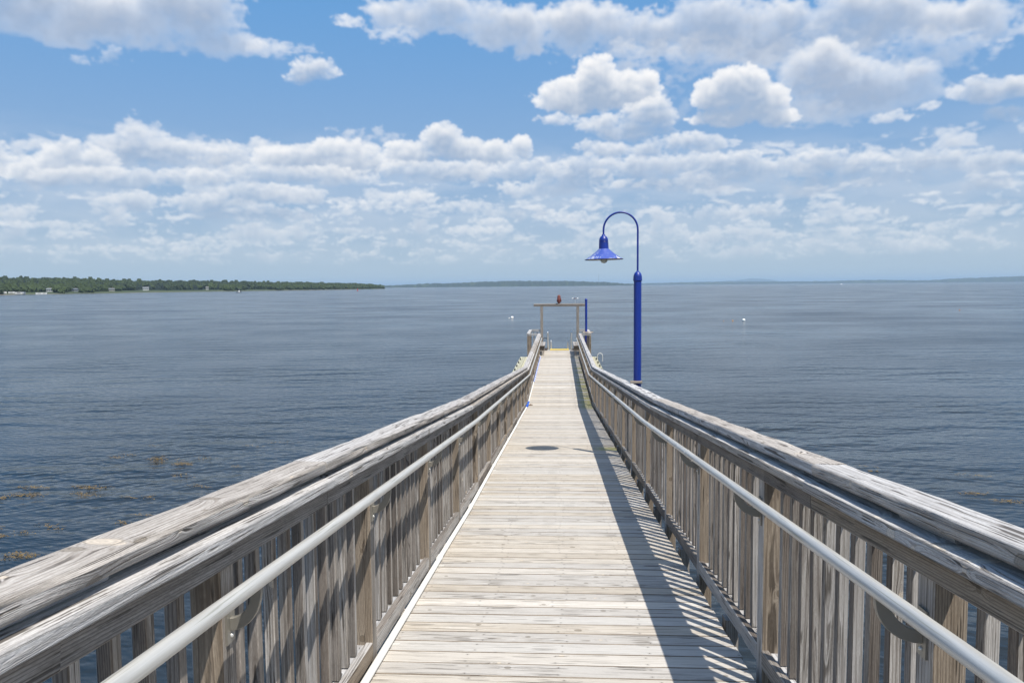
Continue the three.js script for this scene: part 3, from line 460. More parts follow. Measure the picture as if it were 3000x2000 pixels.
// ------------------------------------------------------------------ railings
const pipeTex = (() => { const w = 512, h = 64, d = new Uint8Array(w * h * 4); for (let y = 0; y < h; y++) for (let x = 0; x < w; x++) { const n = fbm(x / 60, y / 9, 5), q = fbm(x / 9 + 80, y / 5, 3), st = sstep(0.16, 0.30, fbm(x / 26 + 40, y / 14 + 3, 4)), k = 1 + n * 0.16 + q * 0.08 - st * 0.16, i = (y * w + x) * 4; d[i] = Math.min(255, 192 * k); d[i + 1] = Math.min(255, 191 * k); d[i + 2] = Math.min(255, 186 * k - st * 6); d[i + 3] = 255; } const t = new THREE.DataTexture(d, w, h); t.colorSpace = THREE.SRGBColorSpace; t.wrapS = t.wrapT = THREE.RepeatWrapping; t.magFilter = t.minFilter = THREE.LinearFilter; t.repeat.set(1, 3); t.needsUpdate = true; return t; })();
const metal = { pipe: new THREE.MeshPhysicalMaterial({ map: pipeTex, roughness: 0.4, metalness: 0.2 }), bracket: paint(rgb(0.30, 0.285, 0.25), 0.5, 0.55), collar: paint(rgb(0.58, 0.58, 0.56), 0.38, 0.4) };
const POSTS = []; for (let d = 3.69 - 3 * 1.6464; d < FOOT - 0.1; d += 1.6464) POSTS.push(d); { const n = 9; for (let k = 0; k <= n; k++) POSTS.push(FOOT + (END - 0.06 - FOOT) * k / n); }
const CUTS = [POSTS[0] - 0.2, 2.86, KNEE, 12.4, 17.1, FOOT, 26.9, 32, END];
const slopeLen = (a, b) => P(0, a).distanceTo(P(0, b));
// heights above the deck and distances from the middle of the deck
const R = { pipeX: 0.838, pipeH: 0.897, capIn: 0.925, capOut: 1.055, capTop: 1.124, subIn: 0.892, subOut: 1.05, subTop: 1.056, fasIn: 0.922 };
const staveGeos = []; for (let i = 0; i < 22; i++) { const g = board(0.9, 0.038, 0.038, STAVE, [4, 5, 10, 11, 16, 17][i % 6], { ease: 0.003, u0: (i % 5) * 0.22, flip: i % 2 }); g.rotateZ(Math.PI / 2); staveGeos.push(g); }
const postGeos = []; for (let i = 0; i < 6; i++) { const g = board(1.32, 0.089, 0.089, STAVE, [2, 8, 14, 2, 8, 14][i], { ease: 0.004, u0: i * 0.1 }); g.rotateZ(Math.PI / 2); postGeos.push(g); }
const bracketGeo = (() => {                              // crescent arm in the plane across the rail, from a plate on the post to the pipe
  const s = new THREE.Shape(), n = 10, R1 = 0.115, R2 = 0.082; for (let k = 0; k <= n; k++) { const a = Math.PI * 1.5 + Math.PI / 2 * 1.06 * k / n; const p = [-0.115 + Math.cos(a) * -R1 + 0.115, R1 + Math.sin(a) * R1]; k ? s.lineTo(...p) : s.moveTo(...p); }
  for (let k = n; k >= 0; k--) { const a = Math.PI * 1.5 + Math.PI / 2 * 1.06 * k / n; s.lineTo(-Math.cos(a) * R2, R1 + Math.sin(a) * R2 * 1.0); }
  const g = new THREE.ExtrudeGeometry(s, { depth: 0.012, bevelEnabled: true, bevelSize: 0.002, bevelThickness: 0.002, bevelSegments: 1 }); g.translate(0, 0, -0.006); return g;
})();
function railing(side, label) {
  const t = thing('railing', label, 'railing', [0, 0, 0], 0, 'long pier railings'), X = (x) => side * (x + (side > 0 ? 0.008 : -0.027)), XP = (x) => side * x, ro = mulberry(side > 0 ? 31 : 57);
  const mid = (a, b) => (a + b) / 2;
  for (let i = 0; i + 1 < CUTS.length; i++) {
    const a = CUTS[i], b = CUTS[i + 1], L = slopeLen(a, b), sd = i * 7 + (side > 0 ? 3 : 50);
    along(part('cap_rail', wornTimber(L - 0.006, R.capOut - R.capIn, 0.046, RAIL, Math.floor(ro() * 10), sd, { round: 0.013, rough: 0.005, step: 0.06 }), M.rail, t), P(X(mid(R.capIn, R.capOut)), a, R.capTop - 0.023), P(X(mid(R.capIn, R.capOut)), b, R.capTop - 0.023));
    along(part('sub_rail', wornTimber(L - 0.004, R.subOut - R.subIn, 0.036, RAIL, Math.floor(ro() * 10), sd + 3, { round: 0.006, rough: 0.0025, step: 0.08 }), M.rail, t), P(X(mid(R.subIn, R.subOut)), a, R.subTop - 0.018), P(X(mid(R.subIn, R.subOut)), b, R.subTop - 0.018));
    along(part('fascia_rail', board(L - 0.005, 0.032, 0.068, STAVE, [0, 2, 4, 6, 8][Math.floor(ro() * 5)], { ease: 0.004, u0: ro() * 2 }), M.stave, t), P(X(R.fasIn + 0.016), a, R.subTop - 0.036 - 0.0345), P(X(R.fasIn + 0.016), b, R.subTop - 0.036 - 0.0345));
    for (let q = a + 0.1 + ro() * 0.2; q < b - 0.35; q += 0.66 + ro() * 0.2) { const l = 0.26 + ro() * 0.08; along(part('spacer_block', board(l, 0.085, 0.0215, RAIL, Math.floor(ro() * 13)), M.rail, t), P(X(1.005 + (ro() - 0.5) * 0.012), q, R.subTop + 0.0112), P(X(1.005 + (ro() - 0.5) * 0.012), q + l, R.subTop + 0.0112)); }
  }
  for (const [i, d] of POSTS.entries()) {
    const m = part('post', postGeos[Math.floor(ro() * 6)], M.stave, t); m.position.copy(P(X(1.003), d, R.subTop - 0.037 - 0.66 - (d < FOOT - 0.1 && d > 0 ? 0.004 : 0.001))); 
    // handrail bracket: plate on the post and a crescent arm
    if (d > -0.5 && i > 0) {
      const plate = part('bracket_plate', boxGeo(0.006, 0.13, 0.05), metal.bracket, t); plate.position.copy(P(X(0.9545), d, R.pipeH - 0.115));
      const b = part('bracket_arm', bracketGeo, metal.bracket, t); b.position.copy(P(X(0.9505), d, R.pipeH - 0.142)); b.rotation.y = side > 0 ? 0 : Math.PI; b.scale.x = side > 0 ? 1.06 : 0.78;
      for (const dy of [-0.045, 0.045]) { const h = new THREE.SphereGeometry(0.007, 8, 6); part('screw_head', h, metal.collar, plate, [side * -0.003, dy, 0]); }
    }
    if (i + 1 === POSTS.length) break;
    const e = POSTS[i + 1]; if (e - d < 0.5) continue;
    const n = 10, pitch = (e - d) / (n + 1);
    for (let k = 1; k <= n; k++) {
      const q = d + 0.045 + (e - d - 0.09) * k / (n + 1) + (ro() - 0.5) * 0.014, b = part('baluster', staveGeos[Math.floor(ro() * 22)], M.stave, t);
      b.position.copy(P(X(1.019 + (ro() - 0.5) * 0.004), q, 0.1 + 0.45)); b.rotation.y = Math.floor(ro() * 4) * Math.PI / 2; b.rotation.z = (ro() - 0.5) * 0.012; b.rotation.x = (ro() - 0.5) * 0.014;
    }
    const L = slopeLen(d + 0.046, e - 0.046);
    along(part('bottom_rail', board(L, 0.036, 0.088, STAVE, Math.floor(ro() * 18), { u0: ro() * 0.3 }), M.stave, t), P(X(0.977), d + 0.046, 0.062), P(X(0.977), e - 0.046, 0.062));
    along(part('bottom_ledge', board(L, 0.062, 0.036, RAIL, Math.floor(ro() * 12), { u0: ro() * 3 }), M.rail, t), P(X(1.0275), d + 0.046, 0.074), P(X(1.0275), e - 0.046, 0.074));
    const s = part('support_block', board(0.26, 0.085, 0.075, STAVE, Math.floor(ro() * 18)), M.stave, t); s.rotation.z = Math.PI / 2; s.position.copy(P(X(0.975), d + 0.42 * (e - d), -0.114));
  }
  // handrail pipe
  const cut = side > 0 ? [POSTS[0] - 0.1, 5.04, 11.8, 18.5, FOOT - 0.05, 28.4, END - 0.1] : [POSTS[0] - 0.1, 0.9, 6.87, 13.6, FOOT - 0.05, 26.5, 33, END - 0.1];
  const all = [...new Set([...cut, KNEE])].sort((a, b) => a - b);
  for (let i = 0; i + 1 < all.length; i++) { const a = P(XP(R.pipeX), all[i], R.pipeH), b = P(XP(R.pipeX), all[i + 1], R.pipeH), g = new THREE.CylinderGeometry(0.0212, 0.0212, a.distanceTo(b) + 0.006, 20, 1); g.rotateZ(Math.PI / 2); along(part('handrail_pipe', g, metal.pipe, t), a, b); }
  for (const d of cut.slice(1, -1)) { const g = new THREE.CylinderGeometry(0.0238, 0.0238, 0.022, 20, 1); g.rotateZ(Math.PI / 2); const c = along(part('pipe_collar', g, metal.collar, t), P(XP(R.pipeX), d - 0.01, R.pipeH), P(XP(R.pipeX), d + 0.01, R.pipeH)); }
  { const e = new THREE.SphereGeometry(0.0215, 14, 10); part('pipe_end', e, metal.pipe, t, P(XP(R.pipeX), END - 0.1, R.pipeH).toArray()); }
  return t;
}
railing(-1, 'long weathered wooden railing with a metal handrail along the left of the walkway');
railing(1, 'long weathered wooden railing with a metal handrail along the right, lamp side of the walkway');
console.log('railings', performance.now() | 0);

// ------------------------------------------------------------------ side platforms, end railings, benches, gateway, gangway
function cleat(parent, x, y, z, turn) { const g = mergeGeometries([boxGeo(0.05, 0.05, 0.05, -0.05, 0.025, 0), boxGeo(0.05, 0.05, 0.05, 0.05, 0.025, 0), (() => { const c = new THREE.CapsuleGeometry(0.022, 0.2, 4, 8); c.rotateZ(Math.PI / 2); c.translate(0, 0.065, 0); return c; })()].map((q) => { q = q.index ? q.toNonIndexed() : q; return q; })); part('cleat', g, blackIron, parent, [x, y, z], [0, turn, 0]); }
const blackIron = paint(0x1a1b1d, 0.6, 0.4);
for (const s of [-1, 1]) {
  const t = thing('side_platform', s < 0 ? 'small greenish plank platform outside the left railing' : 'small greenish plank platform outside the right railing with a white hoop', 'platform'), X = (x) => s * x, n = 6, xa = 1.09, xb = s < 0 ? 1.88 : 1.8, w = (xb - xa) / n, d0 = 30.3, d1 = END - 0.08;
  for (let k = 0; k < n; k++) along(part('plank', board(d1 - d0, w - 0.012, 0.04, DECK, (k * 3 + (s > 0 ? 2 : 0)) % 11, { u0: 0 }), M.green, t), P(X(xa + w * (k + 0.5)), d0, -0.022 - (k % 2) * 0.003), P(X(xa + w * (k + 0.5)), d1, -0.022 - (k % 3) * 0.002));
  along(part('front_fascia', board(xb - xa - 0.02, 0.045, 0.34, DECK, 4), M.green, t), P(X(s > 0 ? xa + 0.01 : xb - 0.01), d0 + 0.06, -0.215), P(X(s > 0 ? xb - 0.01 : xa + 0.01), d0 + 0.06, -0.215));
  along(part('side_fascia', board(d1 - d0 - 0.2, 0.045, 0.34, DECK, 7), M.green, t), P(X(xb - 0.035), d0 + 0.1, -0.215), P(X(xb - 0.035), d1 - 0.1, -0.215));
  for (const d of [d0 + 0.5, d1 - 0.5]) part('pile', new THREE.CylinderGeometry(0.15, 0.17, 6, 14), M.stave, t, [X(1.5), EYE - drop(d) - 0.05 - 3.35, -d]);
  for (let k = 0; k < 4; k++) cleat(t, X(xb - 0.08), EYE - drop(32) - 0.002, -(d0 + 0.7 + k * 1.5), Math.PI / 2);
  if (s > 0) part('white_hoop', tubeGeo([[1.82, 0, 0], [1.82, 0.13, 0], [1.85, 0.2, 0], [1.935, 0.245, 0], [2.02, 0.2, 0], [2.05, 0.13, 0], [2.05, -0.15, 0]], 0.018, 40, 8), paint(0xd2d0c8, 0.6), t, [0, EYE - drop(36) - 0.03, -36.4]);
}
function endRailing(s) {
  const t = thing('end_railing', s < 0 ? 'boxed wooden railing round the left corner of the end platform' : 'boxed wooden railing round the right corner of the end platform', 'railing', [0, 0, 0], 0, 'railings of the end platform'), X = (x) => s * x, y0 = EYE - drop(38);
  const run = [[1.06, END + 0.03], [1.5, END + 0.03], [1.5, TIP - 0.05], [s < 0 ? 0.99 : 1.07, TIP - 0.05]];
  for (let i = 0; i < 3; i++) {
    const [xa, da] = run[i], [xb, db] = run[i + 1], A = (h) => V3(X(xa), y0 + h, -da), B = (h) => V3(X(xb), y0 + h, -db), L = A(0).distanceTo(B(0)), ex = i === 1 ? -0.15 : 0.0;
    along(part('cap_rail', wornTimber(L + ex, 0.14, 0.04, RAIL, (i * 3 + 1) % 10, i + 5, { round: 0.012, rough: 0.002 }), M.rail, t), A(1.10), B(1.10));
    along(part('sub_rail', board(L + ex, 0.12, 0.036, RAIL, (i * 2 + 3) % 12), M.rail, t), A(1.03), B(1.03));
    along(part('bottom_rail', board(L - 0.1, 0.036, 0.088, STAVE, 6 + i), M.stave, t), A(0.09), B(0.09));
    const n = Math.max(2, Math.floor(L / 0.15) - 1), q = A(0), r = B(0);
    for (let k = 1; k <= n; k++) { const b = part('baluster', staveGeos[(k * 5 + i * 3) % 22], M.stave, t); b.position.lerpVectors(q, r, k / (n + 1)); b.position.y += 0.135 + 0.43; b.scale.y = 0.955; }
  }
  for (const [x, d] of [run[1], run[2]]) { const m = part('post', postGeos[2], M.stave, t); m.position.set(X(x), y0 + 1.01 - 0.66, -d); }
  for (const k of [0.33, 0.66]) { const m = part('post', postGeos[4], M.stave, t); m.position.set(X(1.5), y0 + 1.008 - 0.66, -mix(run[1][1], run[2][1], k)); }
  return t;
}
endRailing(-1); endRailing(1);
for (const s of [-1, 1]) {
  const t = thing('bench', s < 0 ? 'wooden bench built in at the left of the end platform' : 'wooden bench built in at the right of the end platform', 'bench', [0, 0, 0], 0, 'benches on the end platform'), y0 = EYE - drop(38) + 0.014, d0 = END + 0.35, d1 = TIP - 0.55;
  for (let k = 0; k < 4; k++) along(part('seat_plank', board(d1 - d0, 0.115, 0.04, STAVE, k * 4 + 2), M.stave, t), V3(s * (0.76 + k * 0.122), y0 + 0.47, -d0), V3(s * (0.76 + k * 0.122), y0 + 0.47, -d1));
  for (const d of [d0 + 0.1, (d0 + d1) / 2, d1 - 0.1]) { along(part('end_board', board(0.45, 0.05, 0.2, STAVE, 8), M.stave, t), V3(s * 0.73, y0 + 0.349, -d), V3(s * 1.18, y0 + 0.349, -d)); for (const x of [0.8, 1.12]) { const g = board(0.25, 0.089, 0.089, STAVE, 11); g.rotateZ(Math.PI / 2); part('leg', g, M.stave, t, [s * x, y0 + 0.124, -d]); } }
}
{
  const t = thing('gateway', 'tall wooden post and beam gateway at the end of the pier', 'gateway'), y0 = EYE - drop(40), d = TIP - 0.14;
  for (const x of [-0.905, 0.985]) { const g = board(2.32, 0.14, 0.14, STAVE, x < 0 ? 3 : 9, { ease: 0.006 }); g.rotateZ(Math.PI / 2); part('post', g, M.stave, t, [x, y0 + 0.0155 + 1.16, -d]); }
  along(part('beam', wornTimber(2.68, 0.14, 0.145, STAVE, 2, 77, { round: 0.01, rough: 0.003 }), M.stave, t), V3(-1.32, y0 + 2.336 + 0.073, -d), V3(1.36, y0 + 2.336 + 0.073, -d));
}
{
  const alu = paint(rgb(0.62, 0.62, 0.60), 0.35, 0.6), yel = paint(rgb(0.66, 0.48, 0.06), 0.7), t = thing('gangway', 'aluminium gangway with yellow edge strip leading down from the end platform', 'gangway'), y0 = EYE - drop(40), sl = Math.tan(0.27), G = (x, q, h) => V3(x, y0 + h - q * sl, -(TIP + q));
  along(part('yellow_strip', board(1.0, 0.42, 0.03, DECK, 2, { ease: 0.008 }), yel, t), V3(-0.48, y0 + 0.05, -(TIP + 0.1)), V3(0.52, y0 + 0.05, -(TIP + 0.1)));
  part('hinge_plate', boxGeo(1.3, 0.02, 0.5), alu, t, [0.02, y0 + 0.022, -(TIP + 0.05)]);
  for (const x of [-0.6, 0.66]) {
    const tube = (pts, r, name) => { const c = new THREE.CurvePath(); for (let i = 0; i + 1 < pts.length; i++) c.add(new THREE.LineCurve3(pts[i], pts[i + 1])); part(name, new THREE.TubeGeometry(c, pts.length * 6, r, 8), alu, t); };
    tube([G(x, 0.12, 0.0), G(x, 0.12, 1.02), G(x, 0.2, 1.13), G(x, 0.45, 1.13), G(x, 13, 1.1)], 0.042, 'top_rail');
    tube([G(x, 0.12, 0.55), G(x, 13, 0.55)], 0.028, 'mid_rail');
    along(part('side_beam', board(13.2, 0.06, 0.16, RAIL, 3), alu, t), G(x, 0.1, 0.03), G(x, 12.9, 0.03));
    for (let k = 0; k < 11; k++) tube([G(x, 1.2 + k * 1.1, 0.1), G(x, 1.2 + k * 1.1, 1.09)], 0.026, 'stanchion');
    tube([G(x * 0.72, 0.3, 0.1), G(x * 0.72, 0.3, 0.62), G(x * 0.72, 0.5, 0.68), G(x * 0.72, 9, 0.66)], 0.036, 'inner_rail');
  }
  for (let k = 0; k < 26; k++) along(part('tread', boxGeo(1.18, 0.03, 0.46), alu, t), G(-0.56, 0.5 + k * 0.48, 0.06), G(0.62, 0.5 + k * 0.48, 0.06), V3(0, 1, -sl));
  const c = thing('power_cable', 'black cable looped beside the gangway on the left', 'cable', [0, 0, 0]); part('cable', tubeGeo([[-0.88, y0 + 0.02, -(TIP - 0.2)], [-0.88, y0 + 0.45, -(TIP - 0.1)], [-0.8, y0 + 0.66, -(TIP + 0.02)], [-0.68, y0 + 0.66, -(TIP + 0.1)], [-0.63, y0 + 0.6, -(TIP + 0.12)]], 0.016, 40, 8), paint(0x16171a, 0.6), c);
  for (const x of [-0.7, 0.78]) { const h = thing('chain_hinge', x < 0 ? 'rusty chain hinge at the left foot of the gangway' : 'rusty chain hinge at the right foot of the gangway', 'hinge', [x, y0 + 0.014, -(TIP - 0.12)]); for (let k = 0; k < 4; k++) part('link', new THREE.TorusGeometry(0.045, 0.015, 6, 12), paint(rgb(0.11, 0.075, 0.055), 0.8, 0.3), h, [(k - 1.5) * 0.05, 0.05 + (k % 2) * 0.05, (k % 2) * 0.03], [k, k * 1.3, 0]); }
}

// ------------------------------------------------------------------ blue lamp post and blue mooring post
const blueTex = (() => { const n = 256, d = new Uint8Array(n * n * 4); for (let y = 0; y < n; y++) for (let x = 0; x < n; x++) { const q = fbm(x / 40, y / 40, 4), s = fbm(x / 9 + 50, y / 26, 3), k = 1 + q * 0.28 + s * 0.12, i = (y * n + x) * 4; d[i] = Math.min(255, 8 * k); d[i + 1] = Math.min(255, 44 * k); d[i + 2] = Math.min(255, 134 * k); d[i + 3] = 255; } const t = new THREE.DataTexture(d, n, n); t.colorSpace = THREE.SRGBColorSpace; t.wrapS = t.wrapT = THREE.RepeatWrapping; t.magFilter = t.minFilter = THREE.LinearFilter; t.needsUpdate = true; return t; })();
const blue = new THREE.MeshPhysicalMaterial({ map: blueTex, roughness: 0.42, clearcoat: 0.25, clearcoatRoughness: 0.3 });
// shade paint: chalky blue with chipped white patches near the rim (u runs round, v from rim to neck)
const chipTex = (() => { const w = 1024, h = 256, d = new Uint8Array(w * h * 4); for (let y = 0; y < h; y++) for (let x = 0; x < w; x++) {
  const u = x / w, v = y / h, rim = 1 - v, n = fbm(x / 30, y / 22, 5), ch = fbm(x / 12 + 70, y / 40 + 5, 4), fade = 0.5 + n; let r = 44 + 34 * fade, g = 66 + 34 * fade, b = 150 + 24 * fade;
  const big = sstep(0.05, 0.12, n + 0.75 * Math.exp(-Math.pow((u - 0.15) / 0.03, 2)) - 0.30 - v * 1.3), scr = sstep(0.13, 0.2, ch + 0.22 * Math.exp(-Math.pow((u - 0.86) / 0.06, 2)) - v * 0.2), k = Math.max(big, scr * 0.7);
  r = mix(r, 226, k); g = mix(g, 224, k); b = mix(b, 216, k); const rust = sstep(0.27, 0.31, fbm(x / 14 + 9, y / 14 + 33, 3)) * (v < 0.3 ? 1 : 0); r = mix(r, 92, rust); g = mix(g, 60, rust); b = mix(b, 44, rust);
  const i = (y * w + x) * 4; d[i] = r; d[i + 1] = g; d[i + 2] = b; d[i + 3] = 255; }
  const t = new THREE.DataTexture(d, w, h); t.colorSpace = THREE.SRGBColorSpace; t.wrapS = t.wrapT = THREE.RepeatWrapping; t.magFilter = t.minFilter = THREE.LinearFilter; t.needsUpdate = true; return t; })();
{
  const lx = 1.136, lz = -11.2, t = thing('street_lamp', 'tall blue lamp post with a curved arm and cone shade beside the right railing', 'lamp', [lx, 0, lz]), E = EYE;
  part('pole', lathe([[0.0555, -2], [0.0555, E + 0.062], [0.03, E + 0.064]], 28), blue, t);
  part('pole_cap', lathe([[0.0, E + 0.055], [0.063, E + 0.055], [0.0645, E + 0.062], [0.0625, E + 0.115], [0.059, E + 0.135], [0.049, E + 0.162], [0.034, E + 0.182], [0.018, E + 0.19], [0.018, E + 0.2], [0, E + 0.2]], 32), blue, t);
  const span = -0.49, top = [], r = Math.abs(span) / 2; top.push([0, E + 0.19, 0], [0, E + 0.5, 0], [0, E + 0.72, 0]); for (let k = 0; k <= 16; k++) { const a = Math.PI * k / 16; top.push([span / 2 + r * Math.cos(a), E + 0.79 + r * 1.02 * Math.sin(a), 0]); } top.push([span, E + 0.75, 0], [span, E + 0.70, 0]);
  part('arm', tubeGeo(top, 0.0138, 90, 12), blue, t);
  const sh = new THREE.Group(); sh.name = 'lamp_head'; sh.position.set(span, E + 0.715, 0); sh.rotation.z = 0.018; t.add(sh);
  part('neck', lathe([[0.0, 0.012], [0.024, 0.012], [0.026, 0.0], [0.028, -0.008], [0.045, -0.02], [0.06, -0.045], [0.065, -0.07], [0.066, -0.083], [0.0635, -0.085], [0.0635, -0.089], [0.0672, -0.091], [0.0672, -0.097], [0.0642, -0.099], [0.0642, -0.103], [0.068, -0.105], [0.0695, -0.16], [0.072, -0.193]], 40), blue, sh);
  const shade = part('shade', lathe([[0.272, -0.344], [0.24, -0.325], [0.19, -0.293], [0.14, -0.254], [0.1, -0.221], [0.0725, -0.194]], 56), new THREE.MeshPhysicalMaterial({ map: chipTex, roughness: 0.45, clearcoat: 0.2, clearcoatRoughness: 0.35 }), sh);
  part('shade_lining', lathe([[0.066, -0.2], [0.1, -0.226], [0.14, -0.259], [0.19, -0.298], [0.24, -0.33], [0.27, -0.348]], 48), paint(0xe6e2d8, 0.55), sh);
  part('rim', (() => { const g = new THREE.TorusGeometry(0.272, 0.0055, 8, 64); g.rotateX(Math.PI / 2); g.translate(0, -0.347, 0); return g; })(), paint(rgb(0.01, 0.013, 0.06), 0.4), sh);
  part('socket', lathe([[0.0, -0.2], [0.04, -0.2], [0.04, -0.29], [0, -0.29]], 20), paint(0xcfcac0, 0.6), sh);
  part('bulb', lathe([[0.0, -0.402], [0.02, -0.399], [0.04, -0.386], [0.054, -0.362], [0.056, -0.34], [0.046, -0.312], [0.03, -0.291]].map((p) => p), 28), new THREE.MeshPhysicalMaterial({ color: rgb(0.62, 0.62, 0.58), roughness: 0.12, transmission: 0.55, thickness: 0, ior: 1.45 }), sh);
  const y1 = E - drop(11.2) + 1.16; along(part('mounting_board', board(0.17, 0.09, 0.03, STAVE, 3), M.stave, t), V3(-0.11, y1 - 0.012, 0.078), V3(0.06, y1 - 0.012, 0.078));
}
{
  const t = thing('blue_post', 'plain blue capped post at the right corner of the end platform', 'post', [1.325, 0, -37.62]), h = 5.355;
  part('pole', lathe([[0.0555, -2], [0.0555, h - 0.1]], 24), blue, t); part('pole_cap', lathe([[0.056, h - 0.13], [0.0645, h - 0.12], [0.0625, h - 0.06], [0.05, h - 0.02], [0.028, h - 0.003], [0, h]], 24), blue, t);
  along(part('mounting_board', board(0.5, 0.09, 0.036, RAIL, 5), woodMat(RAIL, 0.003, 0.85, rgb(1.15, 0.95, 0.72)), t), V3(-0.16, EYE - drop(38) + 1.142, 0.07), V3(0.34, EYE - drop(38) + 1.142, 0.07));
}

// ------------------------------------------------------------------ owl decoy and whirligig on the gateway beam
const beamTop = EYE - drop(40) + 2.4815;
{
  const t = thing('owl_decoy', 'reddish brown owl decoy perched on the middle of the gateway beam', 'owl figure', [0.005, beamTop - 0.004, -(TIP - 0.14)], 0.35);
  const g = lathe([[0.0, 0.0], [0.055, 0.0], [0.062, 0.03], [0.075, 0.08], [0.095, 0.15], [0.103, 0.21], [0.1, 0.27], [0.088, 0.31], [0.082, 0.335], [0.088, 0.36], [0.086, 0.395], [0.068, 0.43], [0.035, 0.448], [0, 0.452]], 28), p = g.attributes.position, col = [];
  for (let k = 0; k < p.count; k++) { const x = p.getX(k), y = p.getY(k), z = p.getZ(k), f = 1 + 0.07 * (vn(x * 60 + y * 40, z * 60) - 0.5); p.setXYZ(k, x * f, y, z * f * 0.86); const n = vn(y * 70, Math.atan2(z, x) * 6); col.push(0.12 + n * 0.10, 0.034 + n * 0.028, 0.026 + n * 0.02); }
  g.setAttribute('color', new THREE.Float32BufferAttribute(col, 3)); g.computeVertexNormals();
  part('body', g, new THREE.MeshStandardMaterial({ vertexColors: true, roughness: 0.55 }), t);
  const wing = (s) => { const w = new THREE.SphereGeometry(1, 16, 12); w.scale(0.03, 0.115, 0.06); w.rotateZ(s * 0.1); w.translate(s * 0.092, 0.19, 0.012); return w; };
  for (const s of [-1, 1]) { part('wing', wing(s), paint(rgb(0.12, 0.03, 0.026), 0.55), t); const e = new THREE.ConeGeometry(0.018, 0.045, 8); e.translate(s * 0.045, 0.456, 0); part('ear_tuft', e, paint(rgb(0.14, 0.04, 0.03), 0.6), t); const q = new THREE.SphereGeometry(0.016, 10, 8); q.translate(s * 0.035, 0.392, -0.066); part('eye', q, paint(rgb(0.6, 0.45, 0.05), 0.3), t); }
  const face = new THREE.SphereGeometry(1, 18, 12); face.scale(0.062, 0.05, 0.026); face.translate(0.03, 0.39, -0.055); part('face', face, paint(rgb(0.7, 0.68, 0.62), 0.6), t);
  const tail = boxGeo(0.09, 0.05, 0.03, 0, 0.025, 0.05); part('tail', tail, paint(rgb(0.05, 0.02, 0.02), 0.6), t);
  part('base', boxGeo(0.34, 0.012, 0.1, 0, 0.006, 0), blackIron, t);
}
{
  const t = thing('whirligig', 'small white whirligig wind spinner on the gateway beam right of the owl', 'wind spinner', [0.845, beamTop - 0.004, -(TIP - 0.14)]);
  part('stem', new THREE.CylinderGeometry(0.008, 0.01, 0.26, 8), paint(0xb8babb, 0.4, 0.5), t, [0, 0.13, 0]);
  part('hub', new THREE.SphereGeometry(0.02, 12, 8), paint(0x333a44, 0.4), t, [0, 0.27, 0]);
  for (const [k, c] of [0xf0f0ee, 0x2c3f66, 0xf0f0ee, 0x8a4a3a].entries()) {
    const a = k * Math.PI / 2 + 0.35, arm = part('spinner_arm', boxGeo(0.12, 0.008, 0.012), paint(0xd8d8d4, 0.5), t, [Math.cos(a) * 0.07, 0.27, Math.sin(a) * 0.07], [0, -a, 0]);
    const cup = new THREE.SphereGeometry(0.036, 12, 8, 0, Math.PI); part('cup', cup, paint(c, 0.45), arm, [0.075, 0, 0], [0, k, 0]);
  }
  const v = new THREE.Shape([[0, 0], [0.07, 0.035], [0.07, -0.03]].map((q) => new THREE.Vector2(...q))); part('tail_fin', new THREE.ExtrudeGeometry(v, { depth: 0.006, bevelEnabled: false }), paint(0xe9e9e6, 0.5), t, [-0.15, 0.28, 0]);
}

// ------------------------------------------------------------------ white conduit and blue rope along the left edge of the deck
{
  const white = paint(rgb(0.80, 0.79, 0.75), 0.5), grey = paint(rgb(0.55, 0.54, 0.5), 0.5), t = thing('white_conduit', 'white plastic pipe lying along the left edge of the deck', 'pipe'), x = -0.905, h = 0.0225;
  const runs = [-1.2, 2.4, 5.6, KNEE, 10.4, 13.5, 16.6, 19.4, 20.9]; for (let i = 0; i + 1 < runs.length; i++) { const a = P(x + (i % 2) * 0.004, runs[i], h), b = P(x + (i % 3) * 0.003, runs[i + 1], h), g = new THREE.CylinderGeometry(0.0185, 0.0185, a.distanceTo(b) + 0.01, 16); g.rotateZ(Math.PI / 2); along(part('pipe_length', g, white, t), a, b); if (i) { const c = new THREE.CylinderGeometry(0.0225, 0.0225, 0.07, 16); c.rotateZ(Math.PI / 2); along(part('coupling', c, white, t), P(x, runs[i] - 0.03, h), P(x, runs[i] + 0.03, h)); } }
  { const a = P(x, 22.4, h), b = P(x, 27.2, h), g = new THREE.CylinderGeometry(0.0185, 0.0185, a.distanceTo(b), 16); g.rotateZ(Math.PI / 2); along(part('pipe_length', g, white, t), a, b); }
  for (let d = 0.8; d < 20.6; d += 1.55) { const g = new THREE.TorusGeometry(0.021, 0.004, 6, 14, Math.PI); g.rotateY(Math.PI / 2); const c = part('clamp', g, grey, t); c.position.copy(P(x, d, h)); const f = part('clamp_foot', boxGeo(0.05, 0.004, 0.022), grey, c, [0.03, -0.02, 0]); }
}
